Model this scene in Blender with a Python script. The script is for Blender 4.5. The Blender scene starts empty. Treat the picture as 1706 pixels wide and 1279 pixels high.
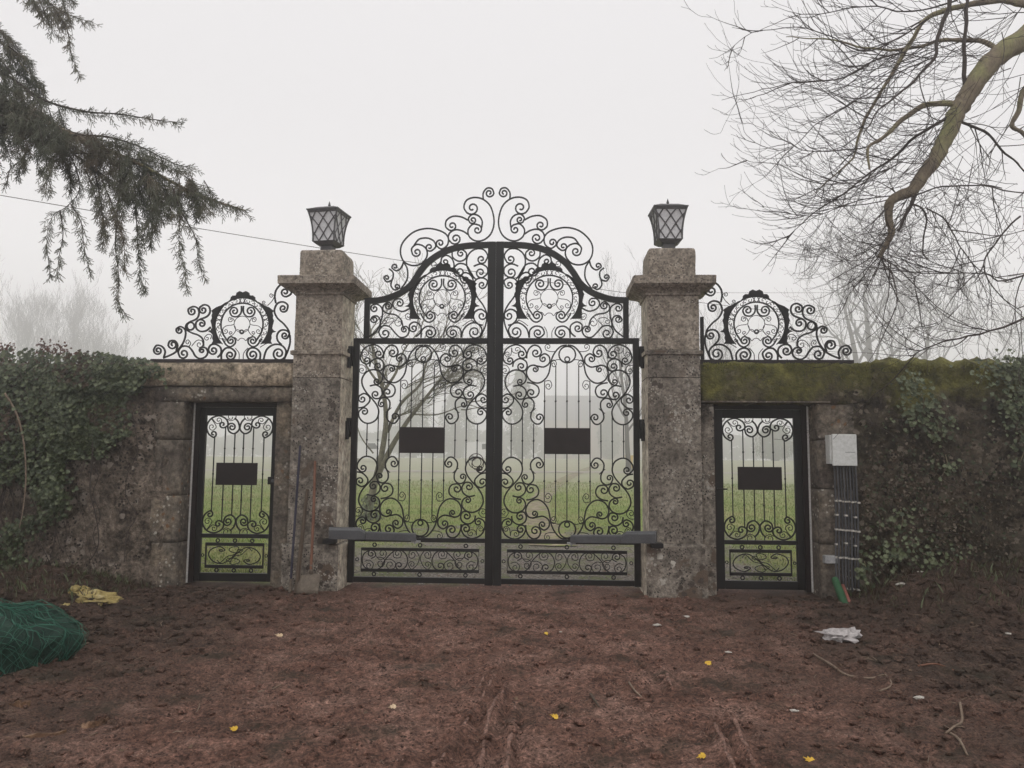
import bpy, bmesh, math, random
from mathutils import Vector, Matrix, noise
random.seed(7)
sc = bpy.context.scene
C = bpy.data.collections.new("place"); sc.collection.children.link(C)
PI = math.pi
# ------------------------------------------------ camera
W, H, F = 1706.0, 1279.0, 1280.0
CAMPOS = Vector((.656, -9.281, 1.55))
RM = (Matrix.Rotation(math.radians(2.75), 3, 'Z') @ Matrix.Rotation(math.radians(95.5), 3, 'X') @ Matrix.Rotation(.0075, 3, 'Z'))
cam = bpy.data.cameras.new("camera"); camo = bpy.data.objects.new("camera", cam); C.objects.link(camo)
camo.matrix_world = Matrix.Translation(CAMPOS) @ RM.to_4x4()
cam.lens = F / W * 36; cam.sensor_width = 36; cam.clip_end = 2000; cam.clip_start = .05
sc.camera = camo
# ------------------------------------------------ overcast sky and a weak, very soft sun
SUN_EL, SUN_AZ = math.radians(62), math.radians(160)
wd = bpy.data.worlds.new("World"); sc.world = wd; wd.use_nodes = True
nt = wd.node_tree; nt.nodes.clear()
sky = nt.nodes.new('ShaderNodeTexSky'); sky.sky_type = 'NISHITA'; sky.sun_disc = False
sky.sun_elevation = SUN_EL; sky.sun_rotation = SUN_AZ; sky.air_density = 1; sky.dust_density = 6
b1 = nt.nodes.new('ShaderNodeBackground'); b1.inputs[1].default_value = .05
hs = nt.nodes.new('ShaderNodeHueSaturation'); hs.inputs['Saturation'].default_value = .15
b2 = nt.nodes.new('ShaderNodeBackground'); b2.inputs[0].default_value = (.905, .885, .892, 1); b2.inputs[1].default_value = .95
mx = nt.nodes.new('ShaderNodeMixShader'); mx.inputs[0].default_value = .85
wo = nt.nodes.new('ShaderNodeOutputWorld')
gtc = nt.nodes.new('ShaderNodeTexCoord'); gsx = nt.nodes.new('ShaderNodeSeparateXYZ'); nt.links.new(gtc.outputs['Generated'], gsx.inputs[0])
gmr = nt.nodes.new('ShaderNodeMapRange'); gmr.inputs[1].default_value = 0; gmr.inputs[2].default_value = .45; gmr.inputs[3].default_value = 1.55; gmr.inputs[4].default_value = 1.12; gmr.interpolation_type = 'SMOOTHSTEP'
nt.links.new(gsx.outputs[2], gmr.inputs[0]); nt.links.new(gmr.outputs[0], b2.inputs[1])      # fog sky: brighter low down
nt.links.new(sky.outputs[0], hs.inputs['Color']); nt.links.new(hs.outputs[0], b1.inputs[0])
nt.links.new(b1.outputs[0], mx.inputs[1]); nt.links.new(b2.outputs[0], mx.inputs[2]); nt.links.new(mx.outputs[0], wo.inputs[0])
sl = bpy.data.lights.new("sun", 'SUN'); sl.energy = .5; sl.angle = math.radians(60); sl.color = (1, .97, .93)
so = bpy.data.objects.new("sun", sl); C.objects.link(so)
so.rotation_euler = (math.radians(90) - SUN_EL, 0, PI - SUN_AZ); so.location = (0, -5, 40)
sc.view_settings.view_transform = 'Standard'; sc.view_settings.look = 'None'
sc.view_settings.exposure = 0; sc.view_settings.gamma = 1; sc.view_settings.use_curve_mapping = False
sc.render.engine = 'CYCLES'
cy = sc.cycles; cy.use_denoising = True; cy.max_bounces = 12; cy.volume_bounces = 10; cy.diffuse_bounces = 3; cy.glossy_bounces = 2
cy.transparent_max_bounces = 8; cy.sample_clamp_indirect = 4; cy.volume_max_steps = 64
# ------------------------------------------------ helpers
def at(px, py, Y=0.):            # a measured point of the photo, put on the real plane y = Y
    d = RM @ Vector(((px - W / 2) / F, -(py - H / 2) / F, -1)); t = (Y - CAMPOS.y) / d.y
    return CAMPOS + d * t
def gnd(px, py, z=0.):
    d = RM @ Vector(((px - W / 2) / F, -(py - H / 2) / F, -1)); t = (z - CAMPOS.z) / d.z
    return CAMPOS + d * t
def tag(o, label=None, cat=None, group=None, kind=None):
    for k, v in (('label', label), ('category', cat), ('group', group), ('kind', kind)):
        if v: o[k] = v
    return o
def empty(name, loc, label, cat, group=None):
    o = bpy.data.objects.new(name, None); C.objects.link(o); o.location = loc; o.empty_display_size = .1
    return tag(o, label, cat, group)
def rnd(a, b): return random.uniform(a, b)
class MB:
    def __init__(s): s.v = []; s.f = []; s.m = []
    def add(s, vs, fs, mi=0):
        n = len(s.v); s.v.extend([tuple(p) for p in vs]); s.f.extend([tuple(i + n for i in f) for f in fs]); s.m.extend([mi] * len(fs)); return s
    def box(s, x0, x1, y0, y1, z0, z1, mi=0):
        vs = [(x, y, z) for z in (z0, z1) for x, y in ((x0, y0), (x1, y0), (x1, y1), (x0, y1))]
        return s.add(vs, [(3, 2, 1, 0), (4, 5, 6, 7), (0, 1, 5, 4), (1, 2, 6, 5), (2, 3, 7, 6), (3, 0, 4, 7)], mi)
    def tube(s, pts, rs, n=6, closed=False, cap=True, mi=0):
        pts = [Vector(p) for p in pts]
        if not hasattr(rs, '__len__'): rs = [rs] * len(pts)
        base = len(s.v); N = len(pts); up = None
        for i, p in enumerate(pts):
            if closed: t = pts[(i + 1) % N] - pts[i - 1]
            else: t = pts[min(i + 1, N - 1)] - pts[max(i - 1, 0)]
            if t.length < 1e-9: t = Vector((0, 0, 1))
            t.normalize()
            if up is None:
                up = t.cross(Vector((.13, .97, .2)))
                if up.length < .1: up = t.cross(Vector((1, 0, 0)))
            up = (up - t * up.dot(t))
            if up.length < 1e-6: up = t.orthogonal()
            up.normalize(); w = t.cross(up)
            for k in range(n):
                a = 2 * PI * k / n
                s.v.append(tuple(p + (up * math.cos(a) + w * math.sin(a)) * rs[i]))
        for i in range(N if closed else N - 1):
            a = base + i * n; b = base + ((i + 1) % N) * n
            for k in range(n):
                s.f.append((a + k, a + (k + 1) % n, b + (k + 1) % n, b + k)); s.m.append(mi)
        if cap and not closed:
            s.f.append(tuple(base + k for k in reversed(range(n)))); s.m.append(mi)
            s.f.append(tuple(base + (N - 1) * n + k for k in range(n))); s.m.append(mi)
        return s
    def ribbon(s, pts, w, t, Y, closed=False):   # flat iron bar bent in a plane y = Y; pts are (x, z)
        N = len(pts); base = len(s.v)
        for i in range(N):
            if closed: a, b = pts[i - 1], pts[(i + 1) % N]
            else: a, b = pts[max(i - 1, 0)], pts[min(i + 1, N - 1)]
            dx, dz = b[0] - a[0], b[1] - a[1]; L = math.hypot(dx, dz) or 1
            nx, nz = -dz / L * w / 2, dx / L * w / 2; x, z = pts[i]
            s.v += [(x + nx, Y - t / 2, z + nz), (x - nx, Y - t / 2, z - nz), (x - nx, Y + t / 2, z - nz), (x + nx, Y + t / 2, z + nz)]
        for i in range(N if closed else N - 1):
            a = base + 4 * i; b = base + 4 * ((i + 1) % N)
            for k in range(4): s.f.append((a + k, a + (k + 1) % 4, b + (k + 1) % 4, b + k)); s.m.append(0)
        if not closed:
            s.f.append((base, base + 3, base + 2, base + 1)); s.m.append(0)
            e = base + 4 * (N - 1); s.f.append((e, e + 1, e + 2, e + 3)); s.m.append(0)
        return s
    def plate(s, poly, t, Y):                    # solid cut plate; poly is (x, z), may be concave
        bm = bmesh.new(); vs = [bm.verts.new((x, Y - t / 2, z)) for x, z in poly]
        f = bm.faces.new(vs); r = bmesh.ops.extrude_face_region(bm, geom=[f])
        bmesh.ops.translate(bm, vec=(0, t, 0), verts=[g for g in r['geom'] if isinstance(g, bmesh.types.BMVert)])
        bmesh.ops.recalc_face_normals(bm, faces=bm.faces)
        bmesh.ops.triangulate(bm, faces=[f for f in bm.faces if len(f.verts) > 4])
        bm.verts.index_update()
        s.add([v.co for v in bm.verts], [[v.index for v in f.verts] for f in bm.faces]); bm.free(); return s
    def blob(s, c, r, sx=1, sy=1, sz=1, seed=0, rough=.3, sub=1, mi=0):
        vs, fs = ICO[sub]; o = len(s.v); off = Vector((seed * 3.7, seed * 1.3, seed * .7))
        for v in vs:
            k = 1 + rough * noise.noise(v * 1.6 + off)
            s.v.append((c[0] + v.x * r * sx * k, c[1] + v.y * r * sy * k, c[2] + v.z * r * sz * k))
        for f in fs: s.f.append(tuple(i + o for i in f)); s.m.append(mi)
        return s
    def build(s, name, mats, parent=None, smooth=False):
        me = bpy.data.meshes.new(name); me.from_pydata(s.v, [], s.f)
        if not isinstance(mats, (list, tuple)): mats = [mats]
        for m in mats: me.materials.append(m)
        if len(mats) > 1: me.polygons.foreach_set('material_index', s.m)
        if smooth: me.polygons.foreach_set('use_smooth', [True] * len(me.polygons))
        me.update(); o = bpy.data.objects.new(name, me); C.objects.link(o)
        if parent:
            o.parent = parent
            pw = parent.location.copy()
            if parent.parent: pw += parent.parent.location
            o.location = -pw
        return o
ICO = {}
for _s in (1, 2, 3):
    bm = bmesh.new(); bmesh.ops.create_icosphere(bm, subdivisions=_s, radius=1); bm.verts.index_update()
    ICO[_s] = ([v.co.copy() for v in bm.verts], [[v.index for v in f.verts] for f in bm.faces]); bm.free()
def fbm(x, y, z=0., o=3):
    a = 0; k = 1
    for i in range(o): a += k * noise.noise(Vector((x, y, z))); x *= 2.1; y *= 2.1; z *= 2.1; k *= .5
    return a
def sstep(a, b, x):
    t = max(0, min(1, (x - a) / (b - a))); return t * t * (3 - 2 * t)
# ------------------------------------------------ procedural materials
def material(name, cols, scale=4, rough=.85, bump=.3, bscale=30, metal=0., spots=None, detail=8, stretch=None, extra=None, dist=.02, spec=.3, mott=0):
    m = bpy.data.materials.new(name); m.use_nodes = True; t = m.node_tree; N = t.nodes; L = t.links
    bs = N['Principled BSDF']; bs.inputs['Roughness'].default_value = rough; bs.inputs['Metallic'].default_value = metal
    bs.inputs['Specular IOR Level'].default_value = spec
    g = N.new('ShaderNodeNewGeometry'); pos = g.outputs['Position']
    if stretch:
        mp = N.new('ShaderNodeMapping'); mp.inputs['Scale'].default_value = stretch; L.new(pos, mp.inputs[0]); pos = mp.outputs[0]
    def nz(sc_, d=detail, r=.6):
        n = N.new('ShaderNodeTexNoise'); n.inputs['Scale'].default_value = sc_; n.inputs['Detail'].default_value = d; n.inputs['Roughness'].default_value = r
        L.new(pos, n.inputs['Vector']); return n.outputs['Fac']
    def ramp(src, stops):
        r = N.new('ShaderNodeValToRGB'); e = r.color_ramp.elements
        while len(e) < len(stops): e.new(.5)
        for el, (p, c) in zip(e, stops): el.position = p; el.color = (*c, 1) if len(c) == 3 else c
        L.new(src, r.inputs[0]); return r.outputs[0]
    def mix(f, a, b_, mode='MIX'):
        x = N.new('ShaderNodeMix'); x.data_type = 'RGBA'; x.blend_type = mode
        if isinstance(f, (int, float)): x.inputs[0].default_value = f
        else: L.new(f, x.inputs[0])
        for i, q in ((6, a), (7, b_)):
            if isinstance(q, tuple): x.inputs[i].default_value = (*q[:3], 1)
            else: L.new(q, x.inputs[i])
        return x.outputs[2]
    n1 = nz(scale)
    k = len(cols)
    col = ramp(n1, [(.3 + .4 * i / max(1, k - 1), c) for i, c in enumerate(cols)]) if k > 1 else None
    if k == 1: col = ramp(n1, [(.3, tuple(v * .85 for v in cols[0])), (.7, tuple(min(1, v * 1.15) for v in cols[0]))])
    fine = nz(bscale, 4, .7)
    col = mix(.5, col, ramp(fine, [(.3, (.25, .25, .25)), (.7, (.8, .8, .8))]), 'OVERLAY') if bump > 0 else col
    if mott: col = mix(.85, col, ramp(nz(mott, 5, .75), [(.34, (.12, .12, .12)), (.5, (.48, .48, .48)), (.66, (.88, .88, .88))]), 'OVERLAY')
    for sp in (spots or []):
        ssc, thr, scol, nsc, nth = sp
        v = N.new('ShaderNodeTexVoronoi'); v.inputs['Scale'].default_value = ssc; L.new(pos, v.inputs['Vector'])
        vv = N.new('ShaderNodeMath'); vv.operation = 'ADD'; vv.use_clamp = False
        wob = N.new('ShaderNodeMath'); wob.operation = 'MULTIPLY_ADD'; L.new(nz(ssc * 3, 3), wob.inputs[0]); wob.inputs[1].default_value = .5; L.new(v.outputs['Distance'], wob.inputs[2])
        f1 = ramp(wob.outputs[0], [(thr + .22, (1, 1, 1)), (thr + .27, (0, 0, 0))])
        f2 = ramp(nz(nsc, 2), [(nth, (0, 0, 0)), (nth + .06, (1, 1, 1))])
        mm = N.new('ShaderNodeMath'); mm.operation = 'MULTIPLY'; L.new(f1, mm.inputs[0]); L.new(f2, mm.inputs[1])
        col = mix(mm.outputs[0], col, scol)
    if extra: col = extra(N, L, g, nz, ramp, mix, col)
    L.new(col, bs.inputs['Base Color'])
    if bump > 0:
        bu = N.new('ShaderNodeBump'); bu.inputs['Strength'].default_value = bump; bu.inputs['Distance'].default_value = dist
        ad = N.new('ShaderNodeMath'); ad.operation = 'ADD'; L.new(fine, ad.inputs[0]); L.new(n1, ad.inputs[1])
        L.new(ad.outputs[0], bu.inputs['Height']); L.new(bu.outputs[0], bs.inputs['Normal'])
    return m
def zone(N, L, g, axis, lo, hi):       # 0..1 along a world axis
    sx = N.new('ShaderNodeSeparateXYZ'); L.new(g.outputs['Position'], sx.inputs[0])
    mr = N.new('ShaderNodeMapRange'); mr.inputs[1].default_value = lo; mr.inputs[2].default_value = hi
    L.new(sx.outputs[axis], mr.inputs[0]); return mr.outputs[0]
def mul(N, L, a, b, op='MULTIPLY'):
    m = N.new('ShaderNodeMath'); m.operation = op
    for i, q in enumerate((a, b)):
        if isinstance(q, (int, float)): m.inputs[i].default_value = q
        else: L.new(q, m.inputs[i])
    return m.outputs[0]
M = {}
M['iron'] = material('black_iron', [(.006, .006, .006), (.011, .0105, .011)], 6, .5, .12, 60, metal=.0, spec=.25, dist=.003)
M['iron_brown'] = material('dark_brown_iron', [(.012, .008, .008), (.02, .013, .013)], 6, .5, .12, 60, spec=.25, dist=.003)
M['stone'] = material('weathered_stone', [(.095, .08, .066), (.20, .175, .145), (.31, .275, .23)], 3.4, .92, .8, 40,
    spots=[(30, .30, (.035, .03, .026), 3, .44), (5, .5, (.12, .088, .066), 1.3, .55), (15, .26, (.40, .375, .33), 1.7, .535), (34, .30, (.40, .37, .32), 2.5, .56), (6.5, .22, (.5, .47, .41), 1.5, .565), (9, .3, (.075, .06, .05), 1.2, .54)], dist=.012, mott=17)
M['stone_top'] = material('upper_stone', [(.17, .142, .112), (.27, .23, .185), (.35, .305, .25)], 4.2, .92, .6, 34,
    spots=[(28, .30, (.10, .08, .065), 3, .46), (34, .26, (.46, .42, .36), 4, .54)], dist=.01, mott=19)
M['stone_side'] = material('pale_dressed_stone', [(.42, .37, .29), (.56, .50, .41)], 2.5, .9, .35, 26, dist=.006, mott=9)
M['stone_jamb'] = material('brown_jamb_stone', [(.075, .06, .05), (.135, .115, .092), (.2, .16, .115)], 2.6, .92, .7, 30,
    spots=[(18, .26, (.40, .37, .32), 3, .53), (9, .2, (.17, .09, .045), 1.5, .55)], dist=.012, mott=14)
M['coping'] = material('sandy_coping_stone', [(.17, .155, .105), (.27, .22, .16), (.40, .33, .25)], 2.3, .92, .5, 24, dist=.01,
    spots=[(4, .35, (.48, .41, .32), 1.4, .56)], mott=12)
M['rubble'] = material('rubble_wall', [(.06, .047, .036), (.125, .10, .078), (.22, .178, .14)], 3, .95, 1., 22,
    spots=[(8, .35, (.28, .24, .20), 2, .50), (20, .3, (.03, .024, .02), 2, .48)], dist=.03, mott=11)
def moss_extra(N, L, g, nz, ramp, mix, col):
    z = zone(N, L, g, 2, 1.75, 2.75); f = mul(N, L, mul(N, L, z, .8), mul(N, L, nz(1.7, 7, .65), 1.5), 'ADD')
    f = mul(N, L, f, .6); mask = ramp(f, [(.65, (0, 0, 0)), (.82, (.9, .9, .9))])
    mossc = ramp(nz(7, 6, .7), [(.3, (.045, .046, .014)), (.5, (.125, .12, .032)), (.7, (.25, .235, .06))])
    return mix(mask, col, mossc)
M['mossy'] = material('mossy_dark_wall', [(.028, .024, .016), (.066, .054, .038), (.125, .102, .076)], 2.6, .95, 1., 18,
    spots=[(9, .33, (.19, .16, .125), 2, .52), (15, .3, (.018, .014, .011), 2.4, .46)], dist=.04, extra=moss_extra, mott=8)
M['cap'] = M['stone_top']
M['galv'] = material('pale_galvanised_strip', [(.5, .49, .46), (.6, .59, .56)], 8, .6, .05, 40, spec=.5)
M['glass'] = material('frosted_lamp_glass', [(.58, .58, .59), (.70, .70, .71)], 9, .35, .03, 40, spec=.5)
M['lampiron'] = material('grey_lamp_metal', [(.055, .053, .055), (.085, .082, .084)], 12, .5, .1, 60, spec=.5, dist=.002)
M['grey'] = material('grey_plastic_housing', [(.05, .052, .056), (.075, .078, .083)], 5, .42, .05, 60, spec=.5, dist=.002)
M['steel'] = material('zinc_steel', [(.25, .25, .25), (.4, .4, .4)], 20, .5, .1, 60, metal=.3, dist=.002)
M['white'] = material('pale_plastic', [(.60, .61, .58), (.68, .69, .66)], 3, .5, .04, 30, spec=.4, dist=.002)
M['bark'] = material('grey_brown_bark', [(.11, .085, .06), (.22, .18, .125), (.27, .27, .12)], 4, .95, 1., 40, dist=.02, stretch=(1, 1, .5))
M['twig'] = material('dark_twig', [(.035, .027, .024), (.07, .054, .046)], 9, .9, 0)
M['palebark'] = material('mossy_orchard_bark', [(.06, .055, .04), (.14, .13, .09), (.24, .23, .17)], 7, .95, .7, 40, dist=.015)
M['fogbark'] = material('grey_bark', [(.05, .045, .04), (.1, .09, .08)], 2, .95, 0)
M['needle'] = material('dark_needles', [(.06, .07, .048), (.10, .105, .07), (.15, .12, .085)], 3, .7, 0)
M['wood'] = material('orange_brown_handle', [(.13, .06, .038), (.23, .115, .075)], 4, .7, .3, 50, stretch=(8, 8, 1), dist=.003)
M['wood2'] = material('dull_brown_stick', [(.06, .045, .033), (.12, .09, .065)], 4, .85, .4, 40, stretch=(8, 8, 1), dist=.003)
M['navy'] = material('dark_blue_handle', [(.022, .022, .04), (.04, .038, .06)], 4, .5, .1, 40)
M['blade'] = material('muddy_steel_blade', [(.10, .08, .06), (.19, .16, .125)], 5, .7, .3, 40, dist=.004)
M['yellow'] = material('yellow_leaf', [(.55, .33, .03), (.75, .50, .07)], 20, .6, .1, 60)
M['beige'] = material('beige_dry_leaf', [(.5, .36, .22), (.65, .5, .34)], 20, .7, .1, 60)
M['chip'] = material('pale_chip', [(.38, .355, .31), (.55, .52, .47)], 15, .8, .2, 50)
M['ivy1'] = material('ivy_dark', [(.026, .04, .014), (.05, .068, .026)], 9, .4, 0, spec=.4)
M['ivy2'] = material('ivy_mid', [(.065, .085, .035), (.14, .165, .08)], 9, .38, 0, spec=.45)
M['ivy3'] = material('ivy_brown', [(.045, .03, .02), (.08, .055, .035)], 12, .7, 0)
M['redleaf'] = material('russet_leaf', [(.06, .025, .018), (.12, .05, .03)], 12, .7, 0)
M['grass1'] = material('grass_blade', [(.12, .18, .03), (.21, .29, .055)], 3, .8, 0)
M['grass2'] = material('dry_grass_blade', [(.22, .21, .08), (.34, .30, .13)], 3, .85, 0)
M['root'] = material('pale_root', [(.14, .10, .07), (.26, .2, .15)], 9, .9, .3, 60, dist=.003)
# soil, gravel and field: one sheet, colours by place
def ground_extra(N, L, g, nz, ramp, mix, col):
    yz = zone(N, L, g, 1, -10, 40)                       # y = -10 + 50 f
    w = mul(N, L, mul(N, L, nz(.9, 4), .5, 'SUBTRACT'), .05)
    f = mul(N, L, yz, w, 'ADD')
    grav = mix(ramp(nz(22, 4, .8), [(.44, (0, 0, 0)), (.54, (1, 1, 1))]), (.07, .055, .042), (.34, .31, .27))
    grav = mix(ramp(nz(9, 4, .8), [(.52, (0, 0, 0)), (.6, (.8, .8, .8))]), grav, (.11, .075, .05))
    grav = mix(ramp(nz(1.6, 6), [(.47, (0, 0, 0)), (.62, (.85, .85, .85))]), grav, (.13, .16, .045))
    grass = ramp(nz(1.3, 8, .75), [(.32, (.13, .18, .035)), (.5, (.20, .27, .05)), (.66, (.30, .32, .10))])
    grass = mix(ramp(nz(.25, 3), [(.45, (0, 0, 0)), (.6, (.55, .55, .55))]), grass, (.34, .31, .14))
    a = ramp(f, [(.204, (0, 0, 0)), (.214, (1, 1, 1))])
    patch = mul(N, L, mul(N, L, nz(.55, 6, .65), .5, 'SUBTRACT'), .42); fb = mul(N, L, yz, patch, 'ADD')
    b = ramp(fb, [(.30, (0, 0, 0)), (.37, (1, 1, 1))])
    far = ramp(fb, [(.66, (0, 0, 0)), (1., (.8, .8, .8))]); grass = mix(far, grass, (.40, .39, .29))  # distant grass turns pale: fading into fog is put into its colour
    sd = N.new('ShaderNodeSeparateXYZ'); L.new(g.outputs['Position'], sd.inputs[0]); sa = N.new('ShaderNodeMath'); sa.operation = 'ABSOLUTE'; L.new(mul(N, L, sd.outputs[0], .6, 'SUBTRACT'), sa.inputs[0])
    b = mix(ramp(mul(N, L, mul(N, L, sa.outputs[0], .1), mul(N, L, patch, .9), 'ADD'), [(.28, (0, 0, 0)), (.40, (1, 1, 1))]), b, (1., 1., 1.))
    # darker loam towards the two ends of the wall
    ax = N.new('ShaderNodeSeparateXYZ'); L.new(g.outputs['Position'], ax.inputs[0])
    xx = mul(N, L, ax.outputs[0], .35, 'SUBTRACT')
    ab = N.new('ShaderNodeMath'); ab.operation = 'ABSOLUTE'; L.new(xx, ab.inputs[0])
    e = mul(N, L, mul(N, L, ab.outputs[0], .17), mul(N, L, nz(1.1, 6, .65), .8), 'ADD')
    em = ramp(e, [(.62, (0, 0, 0)), (.98, (1, 1, 1))])
    loam = ramp(nz(6, 6, .7), [(.3, (.036, .025, .019)), (.55, (.09, .058, .043)), (.75, (.17, .112, .085))])
    col = mix(em, col, loam)
    col = mix(.8, col, ramp(nz(60, 4, .8), [(.36, (.15, .15, .15)), (.5, (.5, .5, .5)), (.64, (.85, .85, .85))]), 'OVERLAY')
    hum = ramp(nz(1.7, 7, .7), [(.53, (0, 0, 0)), (.66, (.8, .8, .8))])
    col = mix(hum, col, (.042, .036, .024))
    return mix(a, col, mix(b, grav, grass))
M['ground'] = material('red_brown_soil', [(.10, .05, .035), (.19, .102, .075), (.28, .17, .132)], 2.4, .95, 1., 55, dist=.03,
    spots=[(36, .28, (.045, .021, .016), 5, .47), (62, .24, (.33, .24, .19), 6, .57)], extra=ground_extra, mott=20)
M['clod'] = material('soil_clod', [(.06, .03, .022), (.115, .06, .045), (.16, .09, .07)], 9, .95, .8, 70, dist=.01, mott=18)
M['path'] = material('pinkish_dirt_path', [(.20, .17, .11), (.30, .25, .17)], 2, .95, .5, 40, mott=3, spots=[(2.2, .5, (.19, .22, .06), 1.2, .46)])
# ------------------------------------------------ wrought iron
def spiral(prev, P, c, turns):
    vx, vy = P[0] - c[0], P[1] - c[1]; r0 = math.hypot(vx, vy); a0 = math.atan2(vy, vx)
    s = 1 if (P[0] - prev[0]) * -vy + (P[1] - prev[1]) * vx > 0 else -1
    n = max(6, int(15 * turns)); out = []
    for i in range(1, n + 1):
        t = i / n; r = r0 * (1 - .80 * t ** .85); a = a0 + s * 2 * PI * turns * t
        out.append((c[0] + r * math.cos(a), c[1] + r * math.sin(a)))
    return out
def catmull(p, k=6):
    q = [p[0]] + list(p) + [p[-1]]; out = []
    for i in range(1, len(q) - 2):
        a, b, c, d = q[i - 1], q[i], q[i + 1], q[i + 2]
        for j in range(k):
            t = j / k
            out.append(tuple(.5 * (2 * b[m] + (c[m] - a[m]) * t + (2 * a[m] - 5 * b[m] + 4 * c[m] - d[m]) * t * t + (3 * b[m] - a[m] - 3 * c[m] + d[m]) * t ** 3) for m in range(len(b))))
    out.append(tuple(p[-1])); return out
def scroll(pts, end=None, start=None, te=1.25, ts=1.25):
    o = catmull(pts) if len(pts) > 2 else list(pts)
    if end: o = o + spiral(o[-2], o[-1], end, te)
    if start: o = list(reversed(spiral(o[1], o[0], start, ts))) + o
    return o
def circle(cx, cy, r, n=28, ry=None, a0=0, a1=2 * PI):
    ry = ry or r; full = abs(a1 - a0 - 2 * PI) < 1e-6; m = n if full else n + 1
    return [(cx + r * math.cos(a0 + (a1 - a0) * i / n), cy + ry * math.sin(a0 + (a1 - a0) * i / n)) for i in range(m)]
def tr(ox, oy, s, Y):
    def f(p): q = at(ox + p[0] / s, oy + p[1] / s, Y); return (q.x, q.z)
    return f
T5 = tr(820, 550, 5.115, 0); T2 = tr(820, 300, 4.262, 0); T6 = tr(820, 740, 4.921, 0)
BW, TH = .018, .0088            # widths of the main and the thin bars
XC = (at(703.4, 735).x * -1 + at(945.6, 735).x) / 2      # centre of a leaf
ZC = at(945.6, 734.6).z
# a quarter of the big panel (thick scrolls, thin tendrils), photographed coordinates
QT = [scroll([(150, 291), (112, 272), (97, 225), (130, 155), (205, 123), (268, 148), (297, 200), (285, 232)], (257, 203), (152, 257)),
      scroll([(298, 240), (300, 205), (318, 158), (358, 128), (402, 140), (423, 185), (408, 215)], (376, 192)),
      scroll([(418, 218), (452, 200), (490, 228), (490, 280), (445, 312), (395, 306), (350, 296)], None, (438, 243)),
      scroll([(641, 127), (590, 137), (545, 180), (515, 235), (500, 300), (482, 375), (440, 430), (385, 450), (325, 425), (296, 365), (315, 312), (362, 297), (393, 318)], (370, 332)),
      scroll([(178, 312), (190, 268), (238, 242), (288, 262), (302, 305), (283, 342), (250, 345)], (252, 308)),
      scroll([(243, 467), (280, 445), (293, 400), (265, 355), (205, 338), (150, 360), (115, 415), (120, 475), (155, 535), (210, 595), (250, 650), (264, 705), (245, 765), (190, 798), (135, 790), (95, 745), (92, 700), (125, 668)], (140, 700), (243, 438)),
      scroll([(183, 478), (238, 470), (283, 500), (293, 545), (268, 583), (232, 587)], (235, 550)),
      scroll([(300, 445), (352, 455), (393, 482), (403, 525), (380, 565), (335, 575)], (337, 533)),
      scroll([(260, 625), (278, 588), (320, 577), (356, 608), (358, 660), (337, 705), (335, 755), (370, 795), (410, 795), (440, 755)], (405, 743), (288, 633)),
      scroll([(90, 667), (140, 655), (183, 610), (178, 568), (135, 543), (95, 562)], (120, 590))]
QN = [scroll([(170, 148), (178, 185), (215, 195), (243, 172)], (217, 166), te=1.1),
      scroll([(170, 150), (163, 205), (135, 228), (112, 208)], (135, 203), te=1.1),
      scroll([(85, 298), (125, 300), (150, 335), (135, 365), (108, 368)], (113, 342), te=1.1),
      scroll([(545, 180), (510, 182), (465, 170), (453, 140)], (480, 142), te=1.1),
      scroll([(500, 275), (530, 252), (552, 285), (535, 312)], (530, 290), te=1),
      scroll([(505, 270), (560, 250), (600, 258)]),
      scroll([(450, 435), (495, 430), (512, 470), (490, 503)], (483, 474), te=1),
      [(322, 706), (345, 692), (374, 664)]]
UP = [scroll([(170, 700), (215, 650), (235, 590), (225, 530), (180, 490), (120, 490), (86, 535), (105, 583)], (130, 560)),
      scroll([(185, 610), (135, 594), (90, 618), (86, 662), (120, 692)], (133, 655)),
      scroll([(95, 755), (85, 715), (120, 693), (165, 705), (182, 750), (160, 820), (110, 890), (84, 955), (93, 1035), (130, 1120)], None, (122, 742)),
      scroll([(112, 1030), (150, 1018), (178, 975), (165, 930), (125, 917), (90, 940)], (118, 962)),
      scroll([(262, 1118), (245, 1055), (195, 1015), (145, 1020), (116, 1062), (130, 1108)], (168, 1078), te=1.5),
      scroll([(265, 1118), (268, 1065), (305, 1037), (352, 1045), (370, 1085), (348, 1112)], (325, 1085), te=1.4),
      scroll([(553, 1118), (547, 1065), (510, 1037), (463, 1047), (447, 1085), (468, 1112)], (490, 1085), te=1.4),
      scroll([(592, 1112), (558, 1080), (558, 1032), (600, 1006), (636, 1025), (636, 1060)], (608, 1050)),
      scroll([(692, 1045), (660, 1038), (640, 1070), (660, 1108), (705, 1115), (745, 1080), (785, 1038), (835, 1035), (860, 1075), (845, 1112)], (815, 1087), (675, 1060)),
      scroll([(340, 498), (335, 545), (290, 573), (245, 557), (238, 518), (262, 492)], (278, 518)),
      scroll([(330, 640), (325, 598), (340, 555), (378, 530), (412, 545), (420, 580)], (390, 577)),
      scroll([(180, 695), (205, 650), (240, 600), (290, 590), (325, 620), (325, 652)], (285, 647)),
      scroll([(187, 770), (185, 712), (210, 668), (250, 655), (280, 685), (270, 718)], (242, 704)),
      scroll([(640, 910), (690, 930), (745, 910), (762, 872), (742, 842), (705, 840)], (713, 870)),
      scroll([(768, 885), (795, 863), (828, 885), (832, 920), (800, 943), (740, 955), (700, 990), (685, 1042)], None, (797, 890)),
      scroll([(932, 1112), (870, 1060), (838, 965), (842, 905), (880, 876), (915, 885)], (895, 908)),
      scroll([(852, 1045), (850, 1000), (870, 965), (905, 965), (922, 990)], (895, 986))]
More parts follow.
